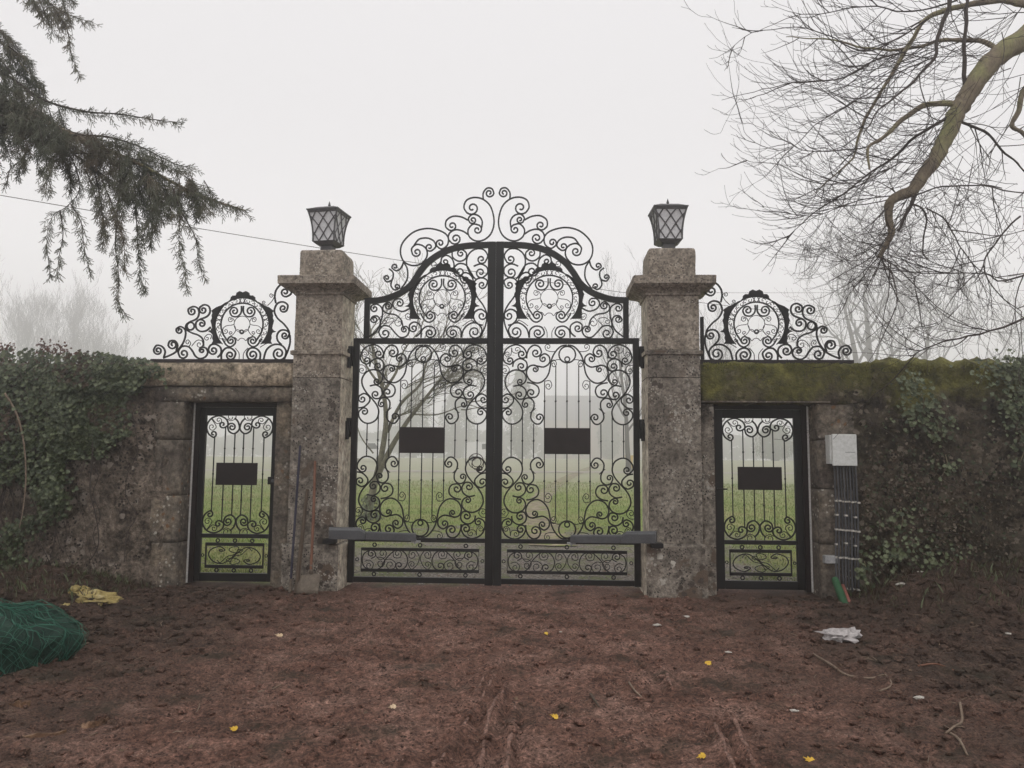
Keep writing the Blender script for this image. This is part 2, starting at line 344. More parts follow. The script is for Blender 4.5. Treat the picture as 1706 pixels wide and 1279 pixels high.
UN = [scroll([(150, 1010), (200, 998), (255, 1035)]), scroll([(370, 1040), (388, 1075), (390, 1118)]), scroll([(447, 1040), (425, 1075), (424, 1118)]),
      scroll([(425, 575), (445, 610), (480, 612)], (465, 592), te=1), scroll([(690, 1000), (720, 975), (745, 1000)], (715, 1012), te=1),
      scroll([(790, 1035), (750, 990), (800, 975), (835, 1000)], (815, 1003), te=1), scroll([(628, 990), (660, 985), (668, 955)], (648, 963), te=1),
      scroll([(150, 925), (180, 950), (190, 990), (165, 1015)])]
CR = [scroll([(125, 135), (126, 90), (100, 56), (65, 60), (50, 92)], (83, 90)),
      scroll([(150, 318), (195, 310), (229, 350), (218, 400), (170, 430), (110, 420), (62, 372), (45, 290), (70, 190), (125, 135), (190, 120), (245, 140), (262, 190), (240, 228)], (202, 195), (163, 350)),
      scroll([(133, 335), (130, 290), (155, 252), (200, 240), (228, 268), (218, 298)], (197, 280)),
      scroll([(230, 282), (280, 257), (340, 252), (385, 280), (390, 325), (365, 350)], (345, 320)),
      scroll([(230, 382), (270, 357), (320, 348), (360, 370), (370, 410), (345, 443)], (317, 412), te=1.4),
      scroll([(450, 465), (415, 484), (375, 455), (372, 400), (420, 358), (520, 336), (620, 360), (695, 430), (714, 500), (690, 568), (630, 600), (565, 590), (525, 545), (522, 495), (552, 460), (600, 450), (633, 480), (625, 522)], (595, 505), (427, 443)),
      scroll([(615, 455), (580, 412), (520, 405), (473, 428), (460, 468), (490, 497)], (505, 470)),
      scroll([(690, 572), (705, 615), (740, 637), (773, 618)], (752, 608), te=1.1),
      scroll([(690, 575), (662, 625), (662, 700), (708, 772)]),
      scroll([(795, 622), (765, 650), (770, 700), (810, 716), (831, 690)], (810, 688), te=1.1),
      scroll([(772, 702), (778, 745), (750, 775), (716, 762)], (735, 752), te=1.1)]
RAIL = catmull([(30, 459), (120, 460), (230, 464), (335, 483), (430, 521), (515, 582), (575, 655), (630, 737), (705, 796), (800, 834), (870, 849), (949, 853)], 5)
# lower panel of a leaf, left half (mirrored about its middle)
LT = [scroll([(255, 885), (215, 878), (150, 905), (130, 960), (150, 1020), (215, 1046), (285, 1025), (330, 950), (410, 882), (480, 900), (510, 965), (490, 1025), (445, 1045)], (440, 1008)),
      scroll([(205, 952), (240, 930), (232, 895), (200, 880)], (205, 912), te=1.1)]
LN = [scroll([(235, 915), (275, 960), (322, 938), (330, 900)], (298, 910), te=1.1),
      scroll([(330, 960), (370, 958), (408, 990), (400, 1030)], (365, 1003), te=1.2),
      scroll([(150, 975), (190, 965), (222, 995), (215, 1030)], (190, 1008), te=1.1),
      scroll([(385, 890), (395, 940), (440, 945), (458, 915)], (425, 912), te=1.1),
      scroll([(520, 940), (525, 895), (570, 885), (606, 940), (590, 1000), (545, 1040), (515, 1005)], (545, 1000), (548, 918), ts=1),
      scroll([(255, 940), (300, 945), (320, 980), (300, 1020)], (285, 990), te=1.1)]
MC = (668, 556); MS = 6.093   # medallion, traced around its own centre
def med_part(kind):
    c = MC
    if kind == 'ring':
        return [[(c[0] + 4, 540)], circle(672, 552, 292, 40, 285, math.radians(128), math.radians(412))]
    return None
def medallion(parent, T, mat, w, t=.012, Y=0., mirror=1):
    """T maps medallion pixels to (x, z)."""
    def R(ps): return [T(p) for p in ps]
    wing = [(525, 300), (480, 318), (440, 345), (385, 365), (332, 402), (345, 425), (337, 450), (340, 480), (326, 508), (336, 540), (345, 585), (330, 607), (300, 622), (340, 632), (352, 660), (348, 690), (358, 720), (342, 746), (450, 748), (440, 725), (405, 670), (385, 610), (380, 545), (392, 480), (425, 410), (470, 350), (520, 312)]
    crown = [(510, 306), (532, 283), (533, 262), (555, 243), (590, 243), (600, 213), (633, 196), (666, 210), (700, 196), (733, 213), (743, 243), (778, 243), (797, 262), (800, 283), (825, 306), (790, 290), (730, 274), (672, 269), (610, 274), (550, 290)]
    fl = lambda q: [(2 * 669 - x, y) for x, y in q]
    for q in (wing, fl(wing)): MB().plate(R(q), t, Y).build('wing_plate', mat, parent)
    MB().plate(R(crown), t, Y).build('crown_plate', mat, parent)
    a = circle(671, 552, 291, 48, 284, math.radians(135), math.radians(405))
    b = circle(671, 545, 228, 48, 222, math.radians(142), math.radians(398))
    def hook(q, s):
        e = q[-1] if s > 0 else q[0]
        return e
    left = [(b[0])]
    MB().ribbon(R(a), w * .6, t, Y).build('outer_ring', mat, parent)
    pts = scroll([(455, 690), (500, 760), (550, 779), (596, 745), (596, 700), (552, 672)], (552, 716), te=1.3)
    for q in (pts, fl(pts)): MB().ribbon(R(q), w, t, Y).build('scroll', mat, parent)
    MB().ribbon(R([(530, 742)] + b + [(808, 742)]), w, t, Y).build('inner_ring', mat, parent)
    # lattice and curls between the rings
    m = MB()
    for k in range(26):
        th = math.radians(140 + 260 * k / 25)
        if k in (5, 6, 12, 13, 19, 20):
            for s in (-1, 1):
                q = [(671 + (231 + 58 * u) * math.cos(th + s * .055 * (2 * u - 1)), 549 + (225 + 58 * u) * math.sin(th + s * .055 * (2 * u - 1))) for u in (0, .5, 1)]
                m.ribbon(R(q), w * .5, t * .5, Y)
        else:
            s = 1 if k % 2 else -1
            cx, cy_ = 671 + 259 * math.cos(th), 549 + 253 * math.sin(th)
            q = [(cx + 26 * math.cos(th + s * v + 1.2) * (1 - .13 * i), cy_ + 26 * math.sin(th + s * v + 1.2) * (1 - .13 * i)) for i, v in enumerate([0, .8, 1.6, 2.4, 3.2, 4.2, 5.2])]
            m.ribbon(R(q), w * .42, t * .5, Y)
    m.build('ring_filigree', mat, parent)
    s = scroll([(658, 352), (656, 420), (618, 462), (560, 458), (534, 412), (552, 375)], (583, 408), te=1.2)
    for q in (s, fl(s)): MB().ribbon(R(q), w, t, Y).build('scroll', mat, parent)
    MB().ribbon(R(circle(670, 545, 86, 32)), w * .4, t * .5, Y, True).build('small_ring', mat, parent)
    MB().ribbon(R(circle(672, 624, 19, 14)), w * .9, t, Y, True).build('ball', mat, parent)
    thin = [scroll([(612, 598), (635, 605), (655, 628)]), scroll([(585, 540), (560, 552), (500, 560), (462, 590), (465, 630)], (492, 615), te=1.1),
            scroll([(588, 520), (570, 485), (530, 470)], (545, 497), te=1.2), scroll([(590, 560), (600, 610), (560, 660), (530, 640)], (550, 635), te=1),
            scroll([(585, 680), (605, 690), (625, 716), (648, 695), (669, 690)])]
    for q in thin:
        MB().ribbon(R(q), w * .45, t * .5, Y).build('tendril', mat, parent); MB().ribbon(R(fl(q)), w * .45, t * .5, Y).build('tendril', mat, parent)
GateGroup = 'scrolled iron gate leaves'
def gate_leaf(sg, label):
    root = empty('gate_leaf', (sg * 1.74, 0, 0), label, 'gate', 'leaves of the big gate')
    mt = M['iron']
    fx = lambda q: [(sg * x, z) for x, z in q]
    def rib(name, q, w=BW, t=.012, Y=0., closed=False):
        q = fx(q); q = q if sg > 0 else list(reversed(q))
        return MB().ribbon(q, w, t, Y, closed).build(name, mt, root)
    def bx(name, x0, x1, z0, z1, t=.05, Y=0., mat_=None):
        if sg < 0: x0, x1 = -x1, -x0
        b = MB().box(x0, x1, Y - t / 2, Y + t / 2, z0, z1).build(name, mat_ or mt, root); bevel(b, .003); return b
    zt0, zt1 = 2.937, 3.005
    bx('meeting_stile', .002, .098, .045, at(826, 403).z, .06)
    bx('hinge_stile', 1.672, 1.745, .055, zt1, .055)
    bx('top_rail', .0985, 1.6715, zt0, zt1, .052); bx('middle_rail', .0985, 1.6715, .540, .590, .05); bx('bottom_rail', .0985, 1.6715, .062, .125, .05)
    xs = at(820 + 928 / 4.262, 540).x; bx('upper_stile', xs + .003, xs + .070, zt1 + .0005, T2((940, 834))[1], .048)
    rl = [T2(p) for p in RAIL]
    rl = [(.0985, rl[0][1])] + [p for p in rl if p[0] > .11]; rib('arched_rail', rl, .072, .046)
    # big panel: one quarter traced, laid out four times
    for grp, nm, w, t in ((QT, 'scroll', BW, .012), (QN, 'tendril', TH, .006)):
        for q in grp:
            q = [T5(p) for p in q]
            q = [(x - T5((643, 600))[0], z - ZC) for x, z in q]
            for a in (1, -1):
                for b in (1, -1):
                    if nm == 'scroll' and grp is QT and q is None: continue
                    rib(nm, [(XC + a * x, ZC + b * z) for x, z in q], w, t, 0.0 if b > 0 else 0.0)
    s = 1 / 5.115 * (at(1000, 700).x - at(900, 700).x) / 100
    for b in (1, -1):
        zc = ZC + b * (T5((641, 207))[1] - ZC); rib('ring', circle(XC, zc, 71 * s), BW, .012, 0, True)
        zc = ZC + b * (T5((641, 247))[1] - ZC); rib('small_ring', circle(XC, zc, 21 * s, 16), BW * .9, .012, 0.004, True)
    for px, y0 in ((168, 798), (263, 690), (358, 797), (450, 436), (545, 300), (641, 268)):
        dx = T5((px, 600))[0] - T5((643, 600))[0]; dz = T5((px, y0))[1] - ZC
        for a in ((1, -1) if px < 641 else (1,)):
            x = sg * (XC + a * dx); m = MB()
            m.box(x - .006, x + .006, -.006, .006, ZC - dz, ZC + dz)
            for zb in ((ZC,) if px < 400 else (T5((641, 605))[1], 2 * ZC - T5((641, 605))[1])):
                m.blob((x, 0, zb), .0135, 1, 1, 1.25, rough=0, sub=1)
            m.build('bar', mt, root)
    p0, p1 = at(907, 713), at(983, 757); wx = (p1.x - p0.x) / 2; wz = (p0.z - p1.z) / 2
    bx('plaque', XC - wx, XC + wx, ZC - wz, ZC + wz, .006, -.012, M['iron_brown'])
    # upper panel and crest
    for q in UP: rib('scroll', [T2(p) for p in q])
    for q in UN: rib('tendril', [T2(p) for p in q], TH, .006)
    for q in CR: rib('scroll', [T2(p) for p in q], BW * 1.05)
    cpx, cpy = 820 + 404 / 4.262, 300 + 845 / 4.262
    k = 1.04 / MS
    def TM(p): q = at(cpx + (p[0] - MC[0]) * k, cpy + (p[1] - MC[1]) * k, 0); return (sg * q.x, q.z)
    md = bpy.data.objects.new('medallion', None); C.objects.link(md); md.parent = root
    medallion(md, TM, mt, BW)
    # lower panel
    f = [T6(p) for p in ((124, 873), (1104, 886), (1104, 1058), (124, 1050))]
    x0, x1 = f[0][0], f[1][0]; z1 = (f[0][1] + f[1][1]) / 2; z0 = (f[2][1] + f[3][1]) / 2; xm = (x0 + x1) / 2
    fr = rib('lower_panel_frame', [(x0, z0), (x1, z0), (x1, z1), (x0, z1)], .036, .02, 0, True)
    for grp, nm, w, t in ((LT, 'scroll', BW * .7, .01), (LN, 'tendril', TH, .006)):
        for q in grp:
            q = [T6(p) for p in q]; q = [(x - T6((611, 960))[0], z) for x, z in q]
            for a in (1, -1): rib(nm, [(xm + a * x, z - .002) for x, z in q], w, t)
    for dx in (-.55, 0, .55):
        for z in ((z1 + .013 + .54) / 2, (z0 - .013 + .125) / 2): rib('ring', circle(xm + dx, z, .021, 14), .013, .012, 0, True)
    for x in ((x0 - .013 + .098) / 2, (x1 + .013 + 1.672) / 2): rib('ring', circle(x, (z0 + z1) / 2, .018, 14), .009, .012, 0, True)
    # hinges on the outer stile
    for z0_, z1_ in ((2.66, 2.90), (1.79, 2.02)):
        m = MB(); m.box(sg * 1.746, sg * 1.80, -.06, .03, z0_, z1_) if sg > 0 else m.box(-1.80, -1.746, -.06, .03, z0_, z1_)
        xx = sg * 1.775; m.tube([(xx, -.085, z0_ - .03), (xx, -.085, z1_ - .04)], .024, 10)
        m.build('hinge', mt, root)
    return root
def bevel(o, w, seg=1):
    bm = bmesh.new(); bm.from_mesh(o.data); bmesh.ops.bevel(bm, geom=bm.edges[:], offset=w, segments=seg, affect='EDGES', profile=.7)
    bm.to_mesh(o.data); bm.free()
gL = gate_leaf(-1, 'tall black scrollwork gate leaf on the left, next to the pillar where the shovel leans')
gR = gate_leaf(1, 'tall black scrollwork gate leaf on the right, next to the pillar nearer the electrical box')
# wire coil and padlock on the left leaf
ck = empty('wire_coil', at(793, 772, -.03), 'dark coiled wire loops with a small padlock hung on the left gate leaf', 'wire coil')
for cxp, cyp, r, y in ((793, 768, 12.5, -.02), (794, 770, 7.5, -.032), (796, 773, 10, -.045)):
    c = at(cxp, cyp, y); rr = r * .0072
    MB().tube([(c.x + rr * math.cos(a), y + .006 * math.sin(2 * a), c.z + rr * math.sin(a)) for a in [2 * PI * i / 24 for i in range(24)]], .005, 5, True).build('loop', M['twig'], ck)
c = at(797, 782, -.05); lk = MB().box(c.x - .026, c.x + .022, -.062, -.035, c.z - .022, c.z + .018).build('padlock', M['iron_brown'], ck); bevel(lk, .006)
# ------------------------------------------------ ornamental panels on top of the walls
T8 = tr(1150, 450, 6.093, -.12)
OR = [scroll([(310, 325), (322, 255), (310, 190), (262, 133), (195, 125), (150, 175), (150, 228), (195, 257)], (212, 210), te=1.3),
      scroll([(155, 680), (168, 610), (222, 540), (290, 480), (324, 405), (295, 330), (232, 312), (182, 345), (190, 398)], (230, 378), te=1.3),
      scroll([(152, 660), (150, 740), (175, 830), (210, 910)]),
      scroll([(240, 757), (282, 715), (290, 655), (255, 610), (200, 607), (160, 640), (180, 688)], (208, 660)),
      scroll([(430, 912), (400, 812), (325, 757), (240, 765), (192, 820), (200, 885)], (268, 850), te=1.6),
      scroll([(470, 910), (468, 845), (515, 797), (580, 797), (613, 850), (595, 900)], (550, 863), te=1.4),
      scroll([(887, 912), (885, 850), (845, 797), (785, 795), (735, 840), (748, 895)], (792, 868), te=1.4),
      scroll([(930, 893), (893, 850), (898, 790), (950, 755), (1005, 762), (1030, 810), (1010, 848)], (975, 818)),
      scroll([(1105, 785), (1060, 793), (1037, 838), (1060, 885), (1118, 905), (1170, 880), (1205, 825), (1250, 780), (1320, 778), (1360, 832), (1340, 890)], (1300, 852), (1100, 818)),
      scroll([(1010, 572), (1055, 610), (1120, 618), (1165, 588), (1172, 530), (1135, 495), (1092, 502)], (1108, 538), te=1.2),
      scroll([(1130, 492), (1050, 460), (1020, 410), (1035, 355), (1085, 338), (1130, 362)], (1095, 392), te=1.3),
      scroll([(1085, 775), (1092, 705), (1140, 660), (1220, 632), (1278, 595), (1278, 550), (1240, 520), (1165, 485), (1140, 430), (1155, 375), (1205, 357), (1258, 385), (1250, 430)], (1215, 405), te=1.1),
      circle(1230, 563, 40, 22),
      scroll([(1525, 900), (1400, 845), (1320, 760), (1285, 670), (1290, 600), (1340, 568), (1385, 590)], (1350, 608), te=1.2),
      scroll([(1385, 822), (1368, 765), (1400, 718), (1455, 722), (1472, 765)], (1420, 757), te=1.2),
      scroll([(1520, 897), (1505, 830), (1540, 778), (1600, 767), (1632, 812)], (1583, 820), te=1.4)]
ON = [scroll([(1010, 700), (1000, 660), (1040, 650), (1075, 680)], (1048, 690), te=1), scroll([(1215, 775), (1160, 715), (1110, 715), (1090, 745)], (1130, 755), te=1.1),
      scroll([(1245, 778), (1225, 745), (1250, 708)], (1258, 735), te=1), scroll([(400, 350), (350, 300), (330, 250), (365, 225)], (358, 248), te=1),
      scroll([(410, 345), (450, 335), (455, 310)], (438, 318), te=1), scroll([(600, 792), (645, 845), (650, 908)]), scroll([(738, 795), (698, 845), (695, 908)]),
      scroll([(342, 747), (400, 745), (470, 785)]), scroll([(1010, 575), (995, 640), (1030, 600), (1040, 610)])]
def ornament(sg, label):
    root = empty('scrollwork_panel', (sg * 3.3, -.12, 2.70), label, 'ironwork', 'scrollwork panels on top of the wall')
    off = 0 if sg > 0 else at(487, 600, -.12).x + at(1170, 600, -.12).x      # the left one mirrors the right one
    def T(p): q = T8(p); return (sg * q[0] + off * (sg < 0), q[1])
    m = M['iron']
    for q in OR: MB().ribbon([T(p) for p in q], BW * 1.15, .012, -.12, q is OR[12]).build('scroll', m, root)
    for q in ON: MB().ribbon([T(p) for p in q], TH, .006, -.12).build('tendril', m, root)
    md = bpy.data.objects.new('medallion', None); C.objects.link(md); md.parent = root
    medallion(md, T, m, BW, Y=-.12)
    a, b = T((90, 910)), T((1657, 965)); x0, x1 = sorted((a[0], b[0]))
    bb = MB().box(x0, x1, -.145, -.095, b[1], a[1]).build('base_rail', M['iron_brown'], root); bevel(bb, .003)
    if sg > 0:
        c, d = T((100, 475)), T((140, 908)); MB().box(c[0], d[0], -.142, -.098, d[1] + .002, c[1]).build('end_post', m, root)
ornament(-1, 'black iron scrollwork panel rising above the ivy-edged coping over the left door')
ornament(1, 'black iron scrollwork panel standing on the mossy wall top over the right door')
# ------------------------------------------------ side doors
TD = tr(300, 640, 3.555, .05)
def side_door(sg, label):
    xc0 = (at(329.5, 672, .05).x + at(473, 672, .05).x) / 2
    XD = xc0 if sg < 0 else (at(1180, 678, .05).x + at(1343, 680, .05).x) / 2
    z0, z1 = .02, at(400, 671, .05).z
    root = empty('iron_door', (XD, .05, 0), label, 'door', 'iron doors beside the gate')
    mt = M['iron']; Y = .05
    hw = (at(473, 672, .05).x - at(329.5, 672, .05).x) / 2 + (.02 if sg > 0 else 0)
    li, ri = TD((172, 300)), TD((568, 300)); xi = (ri[0] - li[0]) / 2; zi1 = TD((370, 186))[1]; zm1 = TD((370, 886))[1]; zm0 = TD((370, 910))[1]; zb = TD((340, 1118))[1]
    def bx(name, a, b, c, d, t=.05, m_=None, y=Y):
        o = MB().box(XD + a, XD + b, y - t / 2, y + t / 2, c, d).build(name, m_ or mt, root); bevel(o, .003); return o
    jm = .055
    fr = MB(); fr.box(XD - hw, XD - hw + jm, Y - .05, Y + .04, z0, z1); fr.box(XD + hw - jm, XD + hw, Y - .05, Y + .04, z0, z1); fr.box(XD - hw + jm, XD + hw - jm, Y - .05, Y + .04, z1 - jm, z1)
    fr.build('door_frame', M['iron_brown'], root)
    e = hw - jm - .004
    bx('stile', -e, -xi, z0 + .02, z1 - jm - .004); bx('stile', xi, e, z0 + .02, z1 - jm - .004)
    bx('top_rail', -xi + .0003, xi - .0003, zi1, z1 - jm - .004); bx('middle_rail', -xi + .0003, xi - .0003, zm0, zm1); bx('bottom_rail', -xi + .0003, xi - .0003, z0 + .02, zb)
    zc = TD((365, 532))[1]; cx0 = (li[0] + ri[0]) / 2
    S = [scroll([(215, 315), (185, 290), (177, 245), (203, 203), (250, 187), (292, 207), (302, 240), (283, 256)], (270, 238), (215, 293), te=1.1, ts=1.1),
         scroll([(342, 200), (363, 225), (369, 265), (340, 292), (308, 278), (300, 245)], (325, 254), te=1.4)]
    Nn = [scroll([(205, 205), (232, 250), (215, 272)], (207, 252), te=1.1), scroll([(210, 205), (235, 232), (262, 225)], (247, 213), te=1.1), scroll([(300, 205), (318, 216), (345, 205), (350, 186)], (322, 195), te=1)]
    def rib(nm, q, w, t):
        for a in (1, -1):
            for b in (1, -1):
                MB().ribbon([(XD + a * (x - cx0), zc + b * (z - zc)) for x, z in [TD(p) for p in q]], w, t, Y).build(nm, mt, root)
    for q in S: rib('scroll', q, BW, .012)
    for q in Nn: rib('tendril', q, TH, .006)
    for px, y0 in ((218, 310), (283, 256), (340, 291)):
        dx = abs(TD((px + (0 if px > 220 else 2), 380))[0] - cx0); dz = TD((px, y0))[1] - zc
        for a in (1, -1):
            m = MB(); x = XD + a * dx; m.box(x - .006, x + .006, Y - .006, Y + .006, zc - dz, zc + dz)
            for zb_ in ((zc,) if px < 220 else (TD((px, 380))[1], 2 * zc - TD((px, 380))[1])): m.blob((x, Y, zb_), .0135, 1, 1, 1.25, rough=0)
            m.build('bar', mt, root)
    p, q = TD((243, 464)), TD((483, 598)); pw = (q[0] - p[0]) / 2
    bx('plaque', -pw + .01 * sg, pw + .01 * sg, q[1], p[1], .006, M['iron_brown'], Y - .012)
    fz1, fz0 = TD((343, 948))[1], TD((343, 1080))[1]; fw = (TD((512, 1000))[0] - TD((172, 1000))[0]) / 2
    MB().ribbon([(XD - fw, fz0), (XD + fw, fz0), (XD + fw, fz1), (XD - fw, fz1)], .040, .02, Y, True).build('lower_panel_frame', mt, root)
    zq = (fz0 + fz1) / 2; hz = (fz1 - fz0) / 2 - .01
    big = scroll([(-.35, .55), (-.55, .85), (-.85, .55), (-.93, 0), (-.75, -.6), (-.45, -.8), (-.2, -.45), (0, 0), (.2, .45), (.45, .8), (.75, .6), (.93, 0), (.85, -.55), (.55, -.85), (.35, -.55)], (.48, -.5), (-.48, .5), 1.1, 1.1)
    two = scroll([(-.62, -.45), (-.5, -.7), (-.25, -.1), (0, .1), (.15, .7), (.05, .9)], (.12, .5), None, 1)
    for nm, qq, w in (('scroll', big, BW * .7), ('tendril', two, TH), ('tendril', [(-a, -b) for a, b in two], TH)):
        MB().ribbon([(XD + a * (fw - .012) * sg * -1, zq + b * hz) for a, b in qq], w, .008, Y).build(nm, mt, root)
    for dx in (-fw * .6, 0, fw * .6):
        for z in ((fz1 + .012 + zm0) / 2, (fz0 - .012 + zb) / 2): MB().ribbon(circle(XD + dx, z, .021, 14), .013, .012, Y, True).build('ring', mt, root)
    for s in (-1, 1): MB().ribbon(circle(XD + s * (fw + .012 + xi) / 2, zq, .016, 12), .009, .012, Y, True).build('ring', mt, root)
    if sg < 0:
        a, b = at(447, 794, -.01), at(470, 807, -.01)
        lb = MB().box(a.x, b.x, -.035, .02, b.z, a.z).build('lock_box', M['iron'], root); bevel(lb, .006)
        MB().tube([(a.x + .07, -.06, (a.z + b.z) / 2), (a.x + .07, -.036, (a.z + b.z) / 2)], .02, 12).build('knob', M['grey'], root)
    else:
        a = at(1199, 814, -.03); m = MB(); m.tube([(a.x - .02, .03, a.z), (a.x - .02, -.03, a.z), (a.x + .09, -.032, a.z - .004)], .009, 8); m.box(a.x - .04, a.x, .005, .021, a.z - .09, a.z + .07); m.build('lever_handle', M['iron'], root)
    xs = XD + sg * (hw + .012)
    MB().box(xs - .011, xs + .011, Y - .052, Y + .02, z0, z1).build('edge_strip', M['galv'], root)
    return XD, hw, z1
DL = side_door(-1, 'narrow black iron door with a square lock box, left of the gate'); DR = side_door(1, 'narrow black iron door with a small lever handle, right of the gate')
# ------------------------------------------------ pillars
def sq_lathe(m, x0, x1, y0, y1, prof, seed=0, jit=.004, nseg=6):
    """rectangular rings; prof = [(offset, z)], edges a little worn"""
    base = len(m.v); per = []
    n = nseg
    for i in range(n): per.append((i / n, 0))
    for i in range(n): per.append((1, i / n))
    for i in range(n): per.append((1 - i / n, 1))
    for i in range(n): per.append((0, 1 - i / n))
    K = len(per)
    for off, z in prof:
        for u, v in per:
            x = x0 - off + (x1 - x0 + 2 * off) * u; y = y0 - off + (y1 - y0 + 2 * off) * v
            q = noise.noise(Vector((x * 7 + seed, y * 7, z * 7))) * jit
            corner = (u in (0, 1)) and (v in (0, 1)); c = .006 if corner else 0
            x += (q + c) * (1 if u < .5 else -1); y += (q + c) * (1 if v < .5 else -1)
            m.v.append((x, y, z + noise.noise(Vector((x * 5, y * 5 + seed, z))) * jit * .6))
    for i in range(len(prof) - 1):
        for k in range(K):
            a = base + i * K; b = a + K
            m.f.append((a + k, a + (k + 1) % K, b + (k + 1) % K, b + k)); m.m.append(0)
    m.f.append(tuple(base + k for k in reversed(range(K)))); m.m.append(0)
    m.f.append(tuple(base + (len(prof) - 1) * K + k for k in range(K))); m.m.append(0)
    return m
def dense(z0, z1, o=0., st=.06):
    n = max(1, int(abs(z1 - z0) / st)); return [(o, z0 + (z1 - z0) * i / n) for i in range(n + 1)]
FY, BY = -.35, .25
def pillar(sg, x0, x1, label):
    root = empty('stone_pillar', ((x0 + x1) / 2, -.05, 0), label, 'pillar', 'stone gate pillars')
    px = 530 if sg < 0 else 1122
    Z = lambda py, Y=FY: at(px, py, Y).z
    zp, zj, zc0, zc1, zn = Z(906), Z(629), Z(590), Z(583), Z(490 if sg < 0 else 491)
    def side(o):                                       # the dressed inner faces are paler stone
        for p in o.data.polygons:
            if p.normal.x * -sg > .7: p.material_index = 1
    a = MB(); sq_lathe(a, x0, x1, FY, BY, dense(-.15, zp - .03, .045) + [(.035, zp - .008), (.004, zp)], 3 + sg); o = a.build('plinth', [M['stone'], M['stone_side']], root); side(o)
    a = MB(); sq_lathe(a, x0, x1, FY, BY, dense(zp + .004, zj - .005, .004) + [(0, zj - .001)], 5 + sg, .003); o = a.build('shaft', [M['stone'], M['stone_side']], root); side(o)
    a = MB(); sq_lathe(a, x0, x1, FY, BY, [(-.002, zj + .004)] + dense(zj + .008, zc0 - .012, .004) + [(.006, zc0 - .004), (.034, zc0 - .002), (.036, zc1 - .012), (.006, zc1)], 6 + sg, .003); o = a.build('shaft_block', [M['stone_top'] if sg < 0 else M['stone'], M['stone_side']], root); side(o)
    a = MB(); sq_lathe(a, x0, x1, FY, BY, [(-.004, zc1 + .003)] + dense(zc1 + .008, zn - .012, 0), 7 + sg, .003); o = a.build('upper_shaft', [M['stone_top'], M['stone_side']], root); side(o)
    yy = FY - .17; zs0, zs1 = at(px, 471, yy).z, at(px, 457.5, yy).z
    h = zs0 - zn
    a = MB(); sq_lathe(a, x0, x1, FY, BY, [(.0, zn - .01), (.018, zn - .004), (.020, zn + .012), (.012, zn + .02), (.02, zn + .3 * h), (.045, zn + .5 * h), (.09, zn + .68 * h), (.13, zn + .82 * h), (.15, zn + .94 * h), (.152, zs0 - .004), (.170, zs0), (.172, zs1 - .006), (.164, zs1)], 9, .003, 12)
    a.build('cap', M['stone_top'], root)
    zb = at(px, 415 if sg < 0 else 412, FY + .03).z
    a = MB(); i = -.025; sq_lathe(a, x0, x1, FY, BY, [(i, zs1 - .004)] + dense(zs1 + .01, zb - .05, i) + [(i - .004, zb - .025), (i - .014, zb - .008), (i - .035, zb)], 12 + sg, .006, 10)
    a.build('top_block', M['stone_top'], root)
    return zb
ZBL = pillar(-1, -2.38, -1.80, 'weathered stone pillar with lamp and leaning tools, left of the big gate')
ZBR = pillar(1, 1.80, 2.41, 'weathered stone pillar with lamp, between the big gate and the right door')
